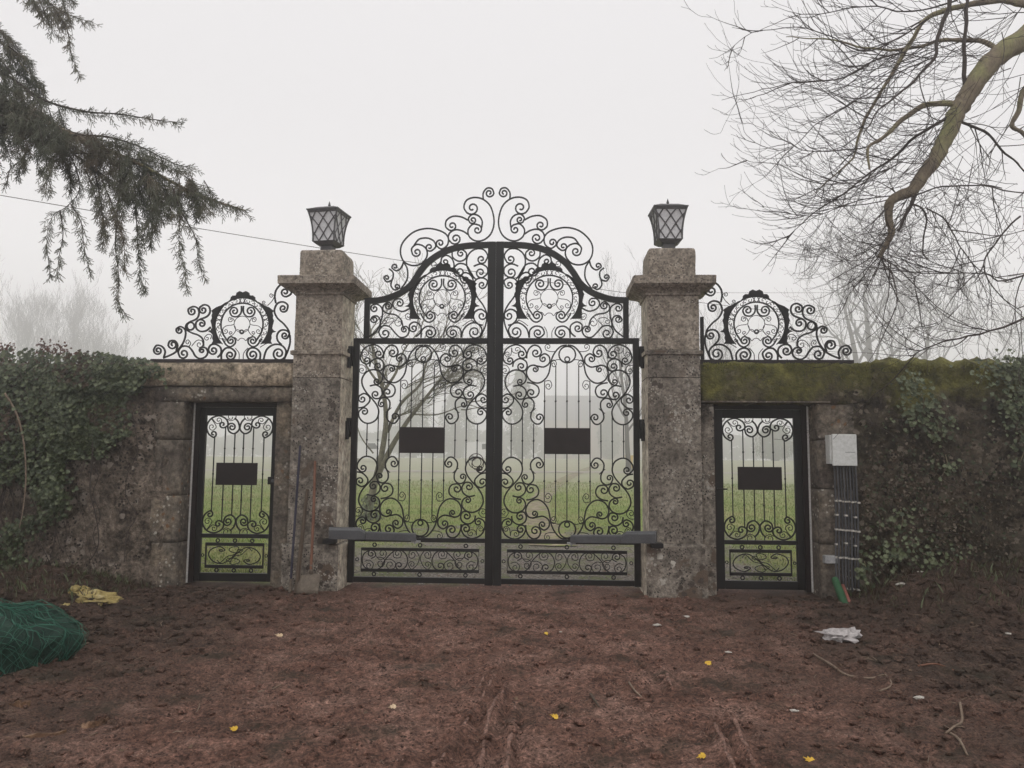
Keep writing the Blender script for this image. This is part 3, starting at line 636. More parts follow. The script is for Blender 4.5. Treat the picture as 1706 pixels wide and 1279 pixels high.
# ------------------------------------------------ lamps
def lamp(cx, cy_, z, rot, label, bh, th):
    root = empty('pillar_lamp', (cx, cy_, z), label, 'lamp', 'lanterns on the pillars')
    R_ = Matrix.Rotation(rot, 3, 'Z'); h0, h1 = z + .145, z + .52
    def W3(x, y, zz): q = R_ @ Vector((x, y, 0)); return (cx + q.x, cy_ + q.y, zz)
    def half(t): return .139 + .052 * t ** 2.3         # flared body
    def ring_box(m, a, b, z0, z1):                     # frustum from half width a to b
        vs = [W3(sx * a, sy * a, z0) for sx, sy in ((-1, -1), (1, -1), (1, 1), (-1, 1))] + [W3(sx * b, sy * b, z1) for sx, sy in ((-1, -1), (1, -1), (1, 1), (-1, 1))]
        m.add(vs, [(3, 2, 1, 0), (4, 5, 6, 7), (0, 1, 5, 4), (1, 2, 6, 5), (2, 3, 7, 6), (3, 0, 4, 7)])
    m = MB(); ring_box(m, .13, .12, z - .002, z + .012); ring_box(m, .072, .068, z + .0125, z + .105); ring_box(m, .10, .15, z + .1055, h0); m.build('base', M['lampiron'], root)
    m = MB(); n = 8
    g0 = len(m.v)
    for i in range(n + 1):
        t = i / n; a = half(t) - .006
        for sx, sy in ((-1, -1), (1, -1), (1, 1), (-1, 1)): m.v.append(W3(sx * a, sy * a, h0 + (h1 - h0) * t))
    for i in range(n):
        for k in range(4): m.f.append((g0 + 4 * i + k, g0 + 4 * i + (k + 1) % 4, g0 + 4 * i + 4 + (k + 1) % 4, g0 + 4 * i + 4 + k)); m.m.append(0)
    m.f.append((g0 + 3, g0 + 2, g0 + 1, g0)); m.m.append(0); e = g0 + 4 * n; m.f.append((e, e + 1, e + 2, e + 3)); m.m.append(0)
    m.build('glass_shade', M['glass'], root)
    for sx, sy in ((-1, -1), (1, -1), (1, 1), (-1, 1)):
        MB().tube([W3(sx * half(t), sy * half(t), h0 + (h1 - h0) * t) for t in [i / 8 for i in range(9)]], .011, 6).build('corner_post', M['lampiron'], root)
    for f in range(4):
        m = MB(); Rf = Matrix.Rotation(f * PI / 2, 3, 'Z')
        def P(u, t, o=.002): q = Rf @ Vector((u * half(t), -half(t) - o, 0)); return W3(q.x, q.y, h0 + (h1 - h0) * t)
        for s in (-1, 1):
            for c in (-2.1, -1.26, -.42, .42):
                # u = c + s*(2t-1)*1.0 over the panel, three diamonds high
                pts = []
                for i in range(25):
                    t = i / 24; u = s * (c + t * 1.68)
                    if -1 <= u <= 1: pts.append(P(u, t, .002 + .002 * (s > 0)))
                if len(pts) > 1: m.tube(pts, .0072, 4)
        m.build('lattice', M['lampiron'], root)
    m = MB(); ring_box(m, .187, .198, h1 - .024, h1 + .002); ring_box(m, .205, .209, h1 + .0025, h1 + .018); ring_box(m, .20, .11, h1 + .0185, h1 + .065); ring_box(m, .11, .02, h1 + .0652, h1 + .09); m.build('roof', M['lampiron'], root)
    m = MB(); m.tube([(cx, cy_, h1 + .085), (cx, cy_, h1 + .10), (cx, cy_, h1 + .11), (cx, cy_, h1 + .13), (cx, cy_, h1 + .165)], [.012, .009, .018, .013, .002], 10); m.build('finial', M['lampiron'], root)
lamp(-2.09, -.05, ZBL + .001, math.radians(-9), 'grey lantern with diamond lattice on top of the left pillar', 0, 0)
lamp(2.105, -.05, ZBR + .001, math.radians(3), 'grey lantern with diamond lattice on top of the right pillar', 0, 0)
# ------------------------------------------------ walls
WY, WB = -.28, .24
def ztop(py, x=400): return at(x, py, WY).z
def rough_block(m, x0, x1, y0, y1, z0, z1, amp, seed, st=.07, rnd_=.02):
    """a closed block whose faces are roughened; six grids sharing displaced corners"""
    nx, ny, nz_ = max(2, int((x1 - x0) / st)), max(2, int((y1 - y0) / st)), max(2, int((z1 - z0) / st)); idx = {}
    def V(i, j, k):
        if (i, j, k) in idx: return idx[i, j, k]
        p = Vector((x0 + (x1 - x0) * i / nx, y0 + (y1 - y0) * j / ny, z0 + (z1 - z0) * k / nz_))
        s = Vector((seed, seed * 2, 0)); d = amp * (noise.noise(p * 3.1 + s) + .6 * noise.noise(p * 8.3 + s) + .3 * noise.noise(p * 19 + s))
        nrm = Vector(((i == nx) - (i == 0), (j == ny) - (j == 0), (k == nz_) - (k == 0)))
        e = sum(abs(c) for c in nrm)
        p = p + (nrm * d if e == 1 else nrm.normalized() * (d * .5 - rnd_ * .3 * (e - 1)))
        idx[i, j, k] = len(m.v); m.v.append(tuple(p)); return idx[i, j, k]
    def q(a, b, c, d): m.f.append((a, b, c, d)); m.m.append(0)
    for i in range(nx):
        for k in range(nz_): q(V(i, 0, k), V(i + 1, 0, k), V(i + 1, 0, k + 1), V(i, 0, k + 1)); q(V(i + 1, ny, k), V(i, ny, k), V(i, ny, k + 1), V(i + 1, ny, k + 1))
    for j in range(ny):
        for k in range(nz_): q(V(0, j + 1, k), V(0, j, k), V(0, j, k + 1), V(0, j + 1, k + 1)); q(V(nx, j, k), V(nx, j + 1, k), V(nx, j + 1, k + 1), V(nx, j, k + 1))
    for i in range(nx):
        for j in range(ny): q(V(i, j, nz_), V(i + 1, j, nz_), V(i + 1, j + 1, nz_), V(i, j + 1, nz_)); q(V(i, j + 1, 0), V(i + 1, j + 1, 0), V(i + 1, j, 0), V(i, j, 0))
    return m
lx0 = DL[0] - DL[1] - .024; lx1 = DL[0] + DL[1] + .003; ldt = DL[2]
zcop0, zcop1 = ztop(643), ztop(607)
wl = empty('left_wall', (-5, 0, 0), 'old rubble stone wall with sandy coping around the left door', 'wall')
rough_block(MB(), lx0 - .62, -2.385, WY - .03, WB, zcop0, 2.665, .008, 2, .08).build('coping', M['coping'], wl, True)
rough_block(MB(), lx0 - .36, -2.385, WY, WB, ldt - .008, zcop0 - .006, .008, 4, .07).build('lintel', M['stone_jamb'], wl, True)
zz = -.1
for i, h in enumerate((.62, .55, .66, .6)):
    z1 = min(zz + h, zcop0 - .006) if i < 3 else ldt - .009
    z1 = min(z1, ldt - .009)
    if z1 - zz < .05: break
    rough_block(MB(), lx0 - (.34 if i % 2 else .31), lx0, WY + .012, WB, zz, z1, .004, 11 + i, .06, .008).build('jamb_stone', M['stone_jamb'], wl, True); zz = z1 + .004
rough_block(MB(), lx1, -2.385, WY + .06, WB, -.1, ldt - .001, .006, 21, .07).build('jamb_stone', M['stone_jamb'], wl, True)
rough_block(MB(), -11, lx0 - .13, WY + .03, WB, -.2, zcop0 - .012, .07, 31, .06, .03).build('rubble_face', M['rubble'], wl, True)
rough_block(MB(), -11, lx0 - .61, WY - .02, WB, zcop0 - .014, 2.66, .04, 33, .08, .04).build('rubble_top', M['rubble'], wl, True)
rx0 = DR[0] - DR[1] - .003; rx1 = DR[0] + DR[1] + .024; rdt = DR[2]
wr = empty('right_wall', (5, 0, 0), 'dark mossy stone wall around and beyond the right door', 'wall')
zrt = 2.672
rough_block(MB(), 2.415, rx1 + .62, WY - .03, WB, rdt - .006, zrt, .045, 41, .05, .05).build('mossy_top', M['mossy'], wr, True)
MB().box(2.418, rx1 + .14, WY - .055, WY + .12, rdt + .004, rdt + .022).build('lintel_edge', M['stone_jamb'], wr)
rough_block(MB(), 2.415, rx0, WY + .06, WB, -.1, rdt + .0, .006, 43, .07).build('jamb_stone', M['stone'], wr, True)
zz = -.1
for i, h in enumerate((.7, .62, .55, .5)):
    z1 = min(zz + h, rdt - .002)
    rough_block(MB(), rx1, rx1 + (.42 if i % 2 else .34), WY, WB, zz, z1, .005, 51 + i, .06, .012).build('jamb_stone', M['stone_jamb'], wr, True); zz = z1 + .004
rough_block(MB(), rx1 + .36, 11, WY + .0, WB, -.2, zrt + .01, .10, 61, .05, .05).build('rubble_face', M['mossy'], wr, True)
# ------------------------------------------------ gate openers
def opener(pts, label, px_root):
    root = empty('gate_opener', px_root, label, 'gate opener', 'grey gate opener arms')
    a, b, c = pts                  # pivot end, end of the housing, far end
    def seg(m, p, q, w, h0, h1, cut=0):
        p, q = Vector(p), Vector(q); d = (q - p).normalized(); s = Vector((d.y, -d.x, 0)).normalized() * w; u = Vector((0, 0, 1))
        ringp = [(-1, -h0), (1, -h0), (1, h1 * .6), (.6, h1), (-.6, h1), (-1, h1 * .6)]
        q2 = q
        vs = [p + s * x + u * z for x, z in ringp] + [q2 + s * x + u * (z if z < 0 else z - cut) - d * (0 if z < 0 else 0) for x, z in ringp]
        n = 6; m.add(vs, [tuple(reversed(range(n))), tuple(range(n, 2 * n))] + [(k, (k + 1) % n, n + (k + 1) % n, n + k) for k in range(n)])
    m = MB(); d = (Vector(b) - Vector(a)); seg(m, a, Vector(a) + d * .86, .055, .055, .075); seg(m, Vector(a) + d * .861, b, .05, .055, .072, .035); m.build('housing', M['grey'], root)
    m = MB(); seg(m, Vector(b), c, .036, .055, .035); m.build('arm', M['grey'], root)
    m = MB(); c = Vector(c); m.box(c.x - .05, c.x + .05, c.y - .01, -.03, c.z - .075, c.z - .058); m.tube([(c.x, c.y, c.z - .09), (c.x, c.y, c.z - .03)], .013, 8); m.build('gate_bracket', M['steel'], root)
    a = Vector(a); m = MB(); m.box(a.x - .06, a.x + .07, a.y - .04, FY - .001, a.z - .11, a.z - .06); m.build('pillar_bracket', M['iron'], root)
A = at(548, 889, -.46); B = at(608, 890, -.36); Cc = at(692, 893, -.12); zz = .62
opener(((A.x, -.46, A.z), (B.x, -.36, B.z), (Cc.x, -.12, Cc.z)), 'grey motorised opener arm from the left pillar to its gate leaf', (A.x, -.46, A.z))
A = at(1094, 896, -.46); B = at(1036, 896, -.36); Cc = at(952, 896, -.12)
opener(((A.x, -.46, A.z), (B.x, -.36, B.z), (Cc.x, -.12, Cc.z)), 'grey motorised opener arm from the right pillar to its gate leaf', (A.x, -.46, A.z))
# ------------------------------------------------ tools leaning on the left pillar
sh = empty('shovel', gnd(512, 990), 'muddy flat shovel with a reddish-brown wooden handle leaning on the left pillar', 'shovel')
a, b = at(518, 948, -.56), at(525, 768, -.38); MB().tube([a, a.lerp(b, .5) + Vector((.006, 0, 0)), b], [.016, .018, .015], 8).build('handle', M['wood'], sh)
m = MB(); q = [at(496, 958, -.57), at(534, 956, -.57), at(530, 990, -.66), at(494, 990, -.66)]
vs = []
for j in range(5):
    for i in range(6):
        u, v = i / 5, j / 4; p = q[0].lerp(q[1], u).lerp(q[3].lerp(q[2], u), v); p = p + Vector((0, .02 * (1 - (2 * u - 1) ** 2) - .015 * v, 0)); vs.append(p)
n = len(vs); fs = [(j * 6 + i, j * 6 + i + 1, j * 6 + i + 7, j * 6 + i + 6) for j in range(4) for i in range(5)]
m.add(vs, [tuple(reversed(f)) for f in fs]); m.add([p + Vector((0, .006, 0)) for p in vs], fs)
ed = [i for i in range(6)] + [6 * j + 5 for j in range(1, 5)] + [24 + i for i in range(4, -1, -1)] + [6 * j for j in range(3, 0, -1)]
for i in range(len(ed)): m.f.append((ed[i], ed[(i + 1) % len(ed)], ed[(i + 1) % len(ed)] + n, ed[i] + n)); m.m.append(0)
m.tube([a + Vector((0, .012, -.05)), a + Vector((0, .008, .05))], [.022, .019], 8); m.build('blade', M['blade'], sh, True)
t = empty('digging_bar', gnd(484, 991), 'thin dark blue handled tool leaning on the left pillar beside the door', 'tool')
a, b = at(483, 988, -.56), at(500, 742, -.38); MB().tube([a, a.lerp(b, .5), b], .014, 8).build('handle', M['navy'], t)
m = MB(); d = (a - b).normalized(); m.tube([a - d * .16, a - d * .02, a], [.02, .022, .008], 8); m.build('tip', M['blade'], t)
t = empty('wooden_stake', gnd(495, 990), 'dull brown wooden stake leaning between the blue tool and the shovel', 'stake')
a, b = at(493, 990, -.62), at(512, 815, -.38); m = MB()
m.tube([a, a.lerp(b, .3), a.lerp(b, .7), b], [.024, .027, .024, .02], 6); m.build('shaft', M['wood2'], t)
# ------------------------------------------------ electrical box, cables
eb = empty('electrical_box', at(1404, 775, -.4), 'pale grey electrical box mounted on the wall right of the right door', 'electrical box')
a, b = at(1385, 723, -.42), at(1425, 776, -.42)
m = MB().box(a.x - .02, b.x, -.42, -.25, b.z + .02, a.z - .01).build('body', M['white'], eb); bevel(m, .008, 2)
m = MB().box(a.x - .005, b.x + .012, -.455, -.4205, b.z, a.z).build('cover', M['white'], eb); bevel(m, .012, 2)
m = MB(); xm = (a.x + b.x) / 2; m.box(xm + .005, b.x - .01, -.4575, -.4553, a.z - .205, a.z - .20); m.build('seam', M['grey'], eb)
ox = a.x + .025
for i in range(8):
    px0 = 1390 + i * 5.0; px1 = 1393 + i * 5.2; y = -.34 - .02 * (i % 2)
    p0 = at(px0, 778, y); p1 = at(px1, 865 + rnd(-4, 4), y); p2 = at(px1 + rnd(-1, 1), 930, y - .01); p3 = at(px1 + 1 + rnd(-1, 1), 975 + rnd(0, 12), y - .03)
    cb = empty('cable', tuple(p3), 'dark grey cable running down the wall below the electrical box', 'cable', 'cables below the electrical box')
    pts = catmull([tuple(p0 + Vector((0, .05, .02))), tuple(p0), tuple(p1), tuple(p2), tuple(p3)], 4)
    MB().tube(pts, .0115, 6).build('sheath', M['grey'], cb, True)
    for j, py in enumerate((834, 858, 882, 906, 928, 979)):
        if j in (1, 3) and i % 3: continue
        pp = at(px1 + 0.5, py + i * .4 + rnd(-1, 1) * (3 if j in (1, 3) else .6), y); MB().box(pp.x - .016, pp.x + .015, y - .026, y + .02, pp.z - .009, pp.z + .009).build('clip', M['chip'], cb)
jb = at(1385, 932, -.33); o = MB().box(jb.x - .08, jb.x + .07, -.36, -.25, jb.z - .045, jb.z + .045).build('junction_box', M['steel']); bevel(o, .008)
tag(o, 'small grey junction box low on the wall beside the cable bundle', 'junction box')
g1 = at(1391, 965, -.45); g2 = gnd(1408, 1012)
m = MB(); m.tube([g1, g1.lerp(g2, .5) + Vector((0, -.02, 0)), g2 + Vector((0, 0, .02))], [.038, .043, .04], 10, cap=False)
M['greenpipe'] = material('green_corrugated_pipe', [(.02, .07, .03), (.04, .12, .055)], 5, .5, .3, 60)
M['redpipe'] = material('red_conduit', [(.25, .08, .06), (.36, .15, .12)], 5, .6, .2, 50)
o = m.build('green_pipe', M['greenpipe'], None, True); tag(o, 'green corrugated pipe end sticking out of the soil below the electrical box', 'pipe')
g1 = at(1404, 975, -.42); g2 = gnd(1416, 1010)
o = MB().tube([g1, g2 + Vector((0, 0, .02))], [.02, .024], 8).build('red_pipe', M['redpipe'], None, True); tag(o, 'faded red pipe leaning right of the green pipe at the foot of the wall', 'pipe')
# ------------------------------------------------ ground: one sheet
RIDGES = [[gnd(*p) for p in q] for q in ([(838, 1105), (800, 1170), (745, 1262), (720, 1300)], [(842, 1150), (815, 1200), (800, 1290)], [(858, 1180), (850, 1240), (842, 1300)], [(815, 1125), (775, 1185)], [(1105, 1120), (1118, 1155)], [(1190, 1215), (1225, 1300)], [(1215, 1200), (1262, 1295)])]
def seg_d(p, a, b):
    ab = b - a; t = max(0, min(1, (p - a).dot(ab) / ab.dot(ab))); return (p - a - ab * t).length
RB = [(min(p.x for p in q) - .1, max(p.x for p in q) + .1, min(p.y for p in q) - .1, max(p.y for p in q) + .1, q) for q in RIDGES]
def gh(x, y):
    z = 0.
    if y > 20: z += .02 * min(y - 20, 70)
    if y < 1.2:
        k = 1 - sstep(0., 1.2, y)
        rg = .35 + .65 * sstep(2.0, 4.2, abs(x - .35)); flat = sstep(-.2, -1.1, y) if abs(x) < 3.9 else 1
        flat = .12 + .88 * flat
        z += k * flat * (.045 * fbm(x * .9, y * .9, 3, 3) * rg + .040 * (fbm(x * 4.2, y * 4.2, 9, 2)) * rg + (.030 * fbm(x * 11, y * 11, 5, 2) + .036 * abs(noise.noise(Vector((x * 24, y * 24, 2))))) * (.75 + .5 * rg))
        if y < .1:
            b = sstep(3.9, 4.9, abs(x)) * sstep(-1.8, -.5, y); z += (.17 + .22 * (x > 0)) * b * (1 + .5 * fbm(x * 1.7, y * 1.7, 1, 2))
            z += .10 * sstep(2.6, 4.5, x) * sstep(-2.2, -4.2, y) * (fbm(x * 1.4, y * 1.4, 4, 3) + .3)
            if -2.6 < x < -1.7: z += .015
        for x0, x1, y0, y1, q in RB:
            if x0 < x < x1 and y0 < y < y1:
                P = Vector((x, y, 0)); d = min(seg_d(P, q[i], q[i + 1]) for i in range(len(q) - 1))
                if d < .07: z += .036 * (1 - (d / .045) ** 2) if d < .045 else -.01
    else: z += .012 * fbm(x * 2, y * 2, 7, 2) * min(1, (y - 1.2))
    return z
def axis(lo, hi, fine, a, b, grow=1.16):
    v = []; t = a
    while t < b: v.append(t); t += fine
    s = fine; t = v[-1]
    while t < hi: s *= grow; t += s; v.append(min(t, hi))
    s = fine; t = a; w = []
    while t > lo: s *= grow; t -= s; w.append(max(t, lo))
    return w[::-1] + v
xs = axis(-300, 300, .033, -6., 6.); ys = axis(-30, 300, .033, -6.3, .6, 1.07)
m = MB(); nx = len(xs)
m.v = [(x, y, gh(x, y)) for y in ys for x in xs]
m.f = [(j * nx + i, j * nx + i + 1, (j + 1) * nx + i + 1, (j + 1) * nx + i) for j in range(len(ys) - 1) for i in range(nx - 1)]
tag(m.build('ground', M['ground'], None, True), kind='structure')
m = MB(); random.seed(14)              # scraped clay ridges left by a tyre and a rake
for q in RIDGES:
    c = catmull([(p.x, p.y) for p in q], 10) if len(q) > 2 else [(q[0].x + (q[1].x - q[0].x) * t / 8, q[0].y + (q[1].y - q[0].y) * t / 8) for t in range(9)]
    run = []
    for k, (x, y) in enumerate(c):
        run.append(Vector((x + rnd(-.006, .006), y, gh(x, y) - .004)))
        if random.random() < .12 or k == len(c) - 1:
            if len(run) > 2: m.tube(run, [.004] + [rnd(.008, .017) for _ in run[2:]] + [.004], 6)
            run = []
M['clay'] = material('scraped_clay', [(.17, .095, .072), (.27, .165, .13)], 9, .9, .8, 60, mott=30)
tag(m.build('tyre_marks', M['clay'], None, True), kind='structure')
# path beyond the right leaf
pc = [(0.75, 4.5), (.55, 8), (.3, 13), (.35, 20), (1.2, 32), (3, 48), (6, 70)]
pp = catmull(pc, 12); m = MB()
for i, (x, y) in enumerate(pp):
    w = .40 + .12 * noise.noise(Vector((y * .7, 0, 0)))
    for k in range(5):
        u = -1 + k / 2; xx = x + u * w * (1 + .2 * noise.noise(Vector((y * 1.3, u * 3, 0)))); m.v.append((xx, y, gh(xx, y) + .02))
    if i: b = 5 * i; [m.f.append((b - 5 + k, b - 4 + k, b + k + 1, b + k)) for k in range(4)]
m.m = [0] * len(m.f); tag(m.build('footpath', M['path'], None, True), kind='structure')
m = MB(); N_ = 60                      # pale track crossing the field
for i in range(N_ + 1):
    x = -45 + 100 * i / N_; y = 47 + .06 * x + .5 * noise.noise(Vector((x * .1, 0, 0)))
    for k in (-1, 1): m.v.append((x, y + k * 1.3, gh(x, y + k * 1.3) + .035))
    if i: b = 2 * i; m.f.append((b - 2, b, b + 1, b - 1)); m.m.append(0)
M['track'] = material('pale_gravel_track', [(.32, .29, .26), (.45, .41, .37)], 2, .95, .2, 30)
tag(m.build('field_track', M['track']), kind='structure')
# clods and gravel
m = MB(); random.seed(3)
for i in range(15000):
    y = -6.4 + 6.2 * random.random() ** .8; x = .5 + rnd(-1, 1) * (2.9 + (y + 6.5) * .55) * (1.0 if y > -5 else 1)
    edge = sstep(1.6, 3.6, abs(x - .35)); den = .35 + .65 * edge
    if random.random() > den: continue
    r = (.005 + .026 * random.random() ** 4) * (1 + .8 * edge * random.random()) * (1.15 if y > -3 else 1)
    m.blob((x, y, gh(x, y) + r * .25), r, rnd(.8, 1.5), rnd(.8, 1.3), rnd(.5, .8), i, .7, 1)
tag(m.build('soil_clods', M['ground']), kind='stuff')
m = MB()
for i in range(6000):
    y = .25 + 8.5 * random.random() ** 1.3; x = rnd(-4.5 - y * .3, 4.2 + y * .2); r = rnd(.006, .02)
    if fbm(x * .8, y * .8, 2, 2) < -.12 and random.random() < .7: continue
    m.blob((x, y, gh(x, y) + r * .2), r, 1.2, 1, .6, i, .5, 1)
M['pebble'] = material('pale_pebbles', [(.10, .085, .07), (.24, .22, .2), (.42, .4, .37)], 14, .9, .2, 60)
tag(m.build('gravel', M['pebble']), kind='stuff')
m = MB()                               # grass beyond the gate
def blade(m, x, y, z, h, w, mi=0):
    a = rnd(0, 2 * PI); c, s = math.cos(a) * w, math.sin(a) * w; bx, by = rnd(-.6, .6) * h, rnd(-.6, .6) * h
    n = len(m.v); m.v += [(x - c, y - s, z), (x + c, y + s, z), (x + bx * .4 + c * .6, y + by * .4 + s * .6, z + h * .6), (x + bx, y + by, z + h)]
    m.f += [(n, n + 1, n + 2), (n, n + 2, n + 3)]; m.m += [mi, mi]
random.seed(5); cnt = 0
while cnt < 36000:
    y = .6 + 32 * random.random() ** 1.4; D = y + 9.28
    px = random.choice((rnd(590, 1075), rnd(590, 1075), rnd(340, 455), rnd(1200, 1330))); x = .656 + (px - 920) / 1280 * D + rnd(-.4, .4)
    g_ = max(sstep(4.5, 9.5, y + 4.5 * fbm(x * .5, y * .5, 0, 2)), sstep(2.6, 3.8, abs(x - .6) + fbm(x, y, 1, 2)))
    pxc = .35 + (.4 if y < 9 else 0)
    if random.random() > g_ or abs(x - pxc) < .38 and y < 24: continue
    cnt += 1; mi = 1 if noise.noise(Vector((x * .5, y * .5, 5))) + rnd(-.3, .3) > .18 else 0
    blade(m, x, y, gh(x, y) - .01, rnd(.025, .075) * (1 + y / 40), .003 + .00035 * y, mi)
tag(m.build('grass', [M['grass1'], M['grass2']]), kind='stuff')
# low weeds and dead litter at the feet of the walls
random.seed(11); m = MB()
for i in range(5200):
    s = random.choice((-1, 1)); x = s * rnd(3.95, 6.8); y = -.32 - 1.1 * random.random() ** 2
    if random.random() > .25 + .75 * max(0, .5 + 1.6 * fbm(x * 1.2, y * 1.2, 8, 2)): continue
    mi = random.choice((0, 0, 1, 2, 2)); blade(m, x, y, gh(x, y) - .01, rnd(.03, .13), rnd(.003, .008), mi)
tag(m.build('weeds', [M['ivy2'], M['ivy3'], M['ivy3']]), kind='stuff')
# ------------------------------------------------ ivy, moss tufts
def leaf(m, p, size, nrm, mi=0, lobes=True):
    nrm = nrm.normalized(); u = nrm.orthogonal().normalized(); a = rnd(0, 2 * PI); u = (Matrix.Rotation(a, 3, nrm) @ u); w = nrm.cross(u)
    sh = [(0, -.5), (.38, -.42), (.62, .02), (.30, .12), (.42, .5) if lobes else (.3, .3), (.12, .42), (0, .95), (-.12, .42), (-.42, .5) if lobes else (-.3, .3), (-.30, .12), (-.62, .02), (-.38, -.42)]
    n = len(m.v); m.v.append(tuple(p - nrm * size * .08))
    for x, y in sh: m.v.append(tuple(p + (u * x + w * y) * size + nrm * size * .12 * (abs(x) - .3)))
    K = len(sh)
    for k in range(K): m.f.append((n, n + 1 + k, n + 1 + (k + 1) % K)); m.m.append(mi)
random.seed(21)
def ivy_edge(z):          # right-hand border of the ivy on the left wall
    return -3.98 + (-.35 if z < 2.3 else 0) - .35 * sstep(2.3, 1.2, z) - .75 * sstep(1.3, .4, z) + .28 * fbm(z * 3, 0, 0, 2)
ivr = empty('ivy', (-6, -.4, 0), 'thick dark green ivy spilling over the left wall', 'ivy')
m = MB(); c = 0
while c < 21000:
    z = rnd(.1, 2.95); x = rnd(-8.2, -3.6) if random.random() < .75 else rnd(-5.2, -4.0)
    e = ivy_edge(z); th = .10 + .22 * sstep(e, e - 1.2, x) + .14 * fbm(x * 1.4, z * 1.4, 2, 2)
    d = e - x
    dens = sstep(-.18, .35, d) * (1 if z > .9 else .4 + .6 * z)
    dens *= sstep(-.42, .08, fbm(x * 1.6, z * 1.6, 6, 3) + (.25 if z > 1.5 else -.15))
    if random.random() > dens: continue
    top = 2.66 + .12 * sstep(e, e - .9, x) + .07 * fbm(x * 2.2, 0, 4, 2)
    if z > top: continue
    y = WY - .03 - max(.02, th) * random.random() ** .5
    if z > 2.6: y = rnd(WY - .2, WB)
    nr = Vector((rnd(-.6, .6), -1, rnd(-.2, .9))); c += 1
    mi = 0 if random.random() < .6 else 1
    if fbm(x * 1.1, z * 1.1, 12, 2) > .25 and random.random() < .5: mi = 2
    leaf(m, Vector((x, y, z)), rnd(.022, .048), nr, mi)
m.build('foliage', [M['ivy1'], M['ivy2'], M['ivy3']], ivr)['kind'] = 'stuff'
m = MB()
for i in range(26):
    x = rnd(-7, -4.3); z = rnd(.0, .4); pts = []
    for k in range(8): pts.append((x, WY - .05 - .05 * math.sin(k * .4), z)); x += rnd(-.14, .14); z += rnd(.15, .34)
    m.tube(catmull([p for p in pts if p[2] < 2.6], 3), rnd(.003, .007), 5)
m.build('stem', M['twig'], ivr)
p = [at(*q, -.62) for q in ((8, 655), (28, 690), (40, 740), (43, 800), (38, 850), (32, 880))]
cn = MB().tube(catmull([tuple(v) for v in p], 5), [.013 - .0003 * i for i in range(26)], 6).build('bramble_cane', M['root'], None, True)
tag(cn, 'single pale curved cane arching in front of the ivy at the far left', 'cane')
# russet shrub on the wall top, far left
rs = empty('russet_shrub', (-5.6, -.1, 2.6), 'russet-brown leafed shoots above the ivy at the far left', 'shrub')
m = MB(); f = MB()
for i in range(14):
    x = rnd(-6.4, -5.0); p = Vector((x, rnd(-.3, .2), 2.6)); pts = [p]; d = Vector((rnd(-.3, .3), rnd(-.2, .2), 1))
    for k in range(6): p = p + d * rnd(.05, .09) * (1 if x < -5.3 else .6); d += Vector((rnd(-.5, .5), rnd(-.4, .4), -.1)); pts.append(p)
    m.tube(pts, .004, 4)
    for p in pts[1:]:
        for k in range(7): leaf(f, p + Vector((rnd(-.06, .06), rnd(-.06, .06), rnd(-.05, .05))), rnd(.018, .034), Vector((rnd(-1, 1), -1, rnd(-.5, 1))), 0, False)
m.build('stem', M['twig'], rs); f.build('foliage', M['redleaf'], rs)['kind'] = 'stuff'
# right wall: ivy patches and moss tufts
def ivy_patch(label, spots_, loc):
    r = empty('ivy_patch', loc, label, 'ivy', None); m = MB(); st = MB()
    for px, py, w, h, n in spots_:
        for i in range(n):
            gx, gy = random.gauss(0, .45), random.gauss(0, .45); p = at(px + gx * w, py + gy * h, -.42 - .08 * random.random())
            leaf(m, p, rnd(.022, .05), Vector((rnd(-.6, .6), -1, rnd(-.1, .9))), random.choice((0, 1, 1)))
        a, b, c_ = at(px - w * .2, py + h * .6, -.36), at(px + w * .1, py, -.37), at(px, py - h * .6, -.36); st.tube(catmull([tuple(a), tuple(b), tuple(c_)], 4), .006, 5)
    m.build('foliage', [M['ivy1'], M['ivy2']], r)['kind'] = 'stuff'; st.build('stem', M['bark'], r)
ivy_patch('ivy strand with pale-veined leaves hanging on the mossy wall above its middle', [(1520, 640, 26, 30, 70), (1535, 680, 45, 40, 110), (1560, 715, 40, 26, 60), (1575, 775, 30, 30, 26)], (4.6, -.4, 2))
ivy_patch('ivy clump at the right end of the mossy wall top', [(1690, 615, 60, 26, 320), (1700, 665, 50, 50, 210), (1705, 740, 40, 60, 70)], (6, -.4, 2.5))
ivy_patch('low ivy and leaves at the foot of the right wall', [(1500, 870, 40, 36, 36), (1490, 920, 60, 30, 80), (1570, 935, 60, 26, 60), (1440, 950, 22, 26, 40)], (4.6, -.4, .4))
M['moss'] = material('moss_tuft', [(.07, .078, .02), (.15, .15, .036), (.27, .25, .065)], 6, .95, 0)
m = MB(); random.seed(31)
for i in range(9000):
    x = rnd(2.45, 8.5); t = random.random() ** 2.2; z = 2.66 - t * (.26 + .22 * fbm(x * 1.3, 0, 3, 2)); y = WY - .045
    if random.random() < .4: z = 2.665; y = rnd(WY - .03, WB - .05)
    if fbm(x * 2.6, z * 5, 5, 3) < -.12 + t * .3: continue
    blade(m, x, y - rnd(0, .02), z - .01, rnd(.012, .03), rnd(.004, .009), 0)
tag(m.build('moss', M['moss']), kind='stuff')
random.seed(33)
rt = [((1425, 690), (1480, 720), (1540, 770)), ((1500, 760), (1560, 790), (1640, 850)), ((1640, 800), (1706, 815)), ((1480, 840), (1530, 880), (1600, 890)), ((1455, 780), (1500, 830), (1475, 880))]
for i, q in enumerate(rt):
    pts = [tuple(at(*p, -.36 + rnd(-.02, .02))) for p in q]; o = MB().tube(catmull(pts, 5) if len(pts) > 2 else pts, rnd(.004, .007), 5).build('root', M['twig'], None, True)
    tag(o, 'dark woody root clinging to the mossy right wall', 'root', 'roots on the mossy wall')
random.seed(35); m = MB()
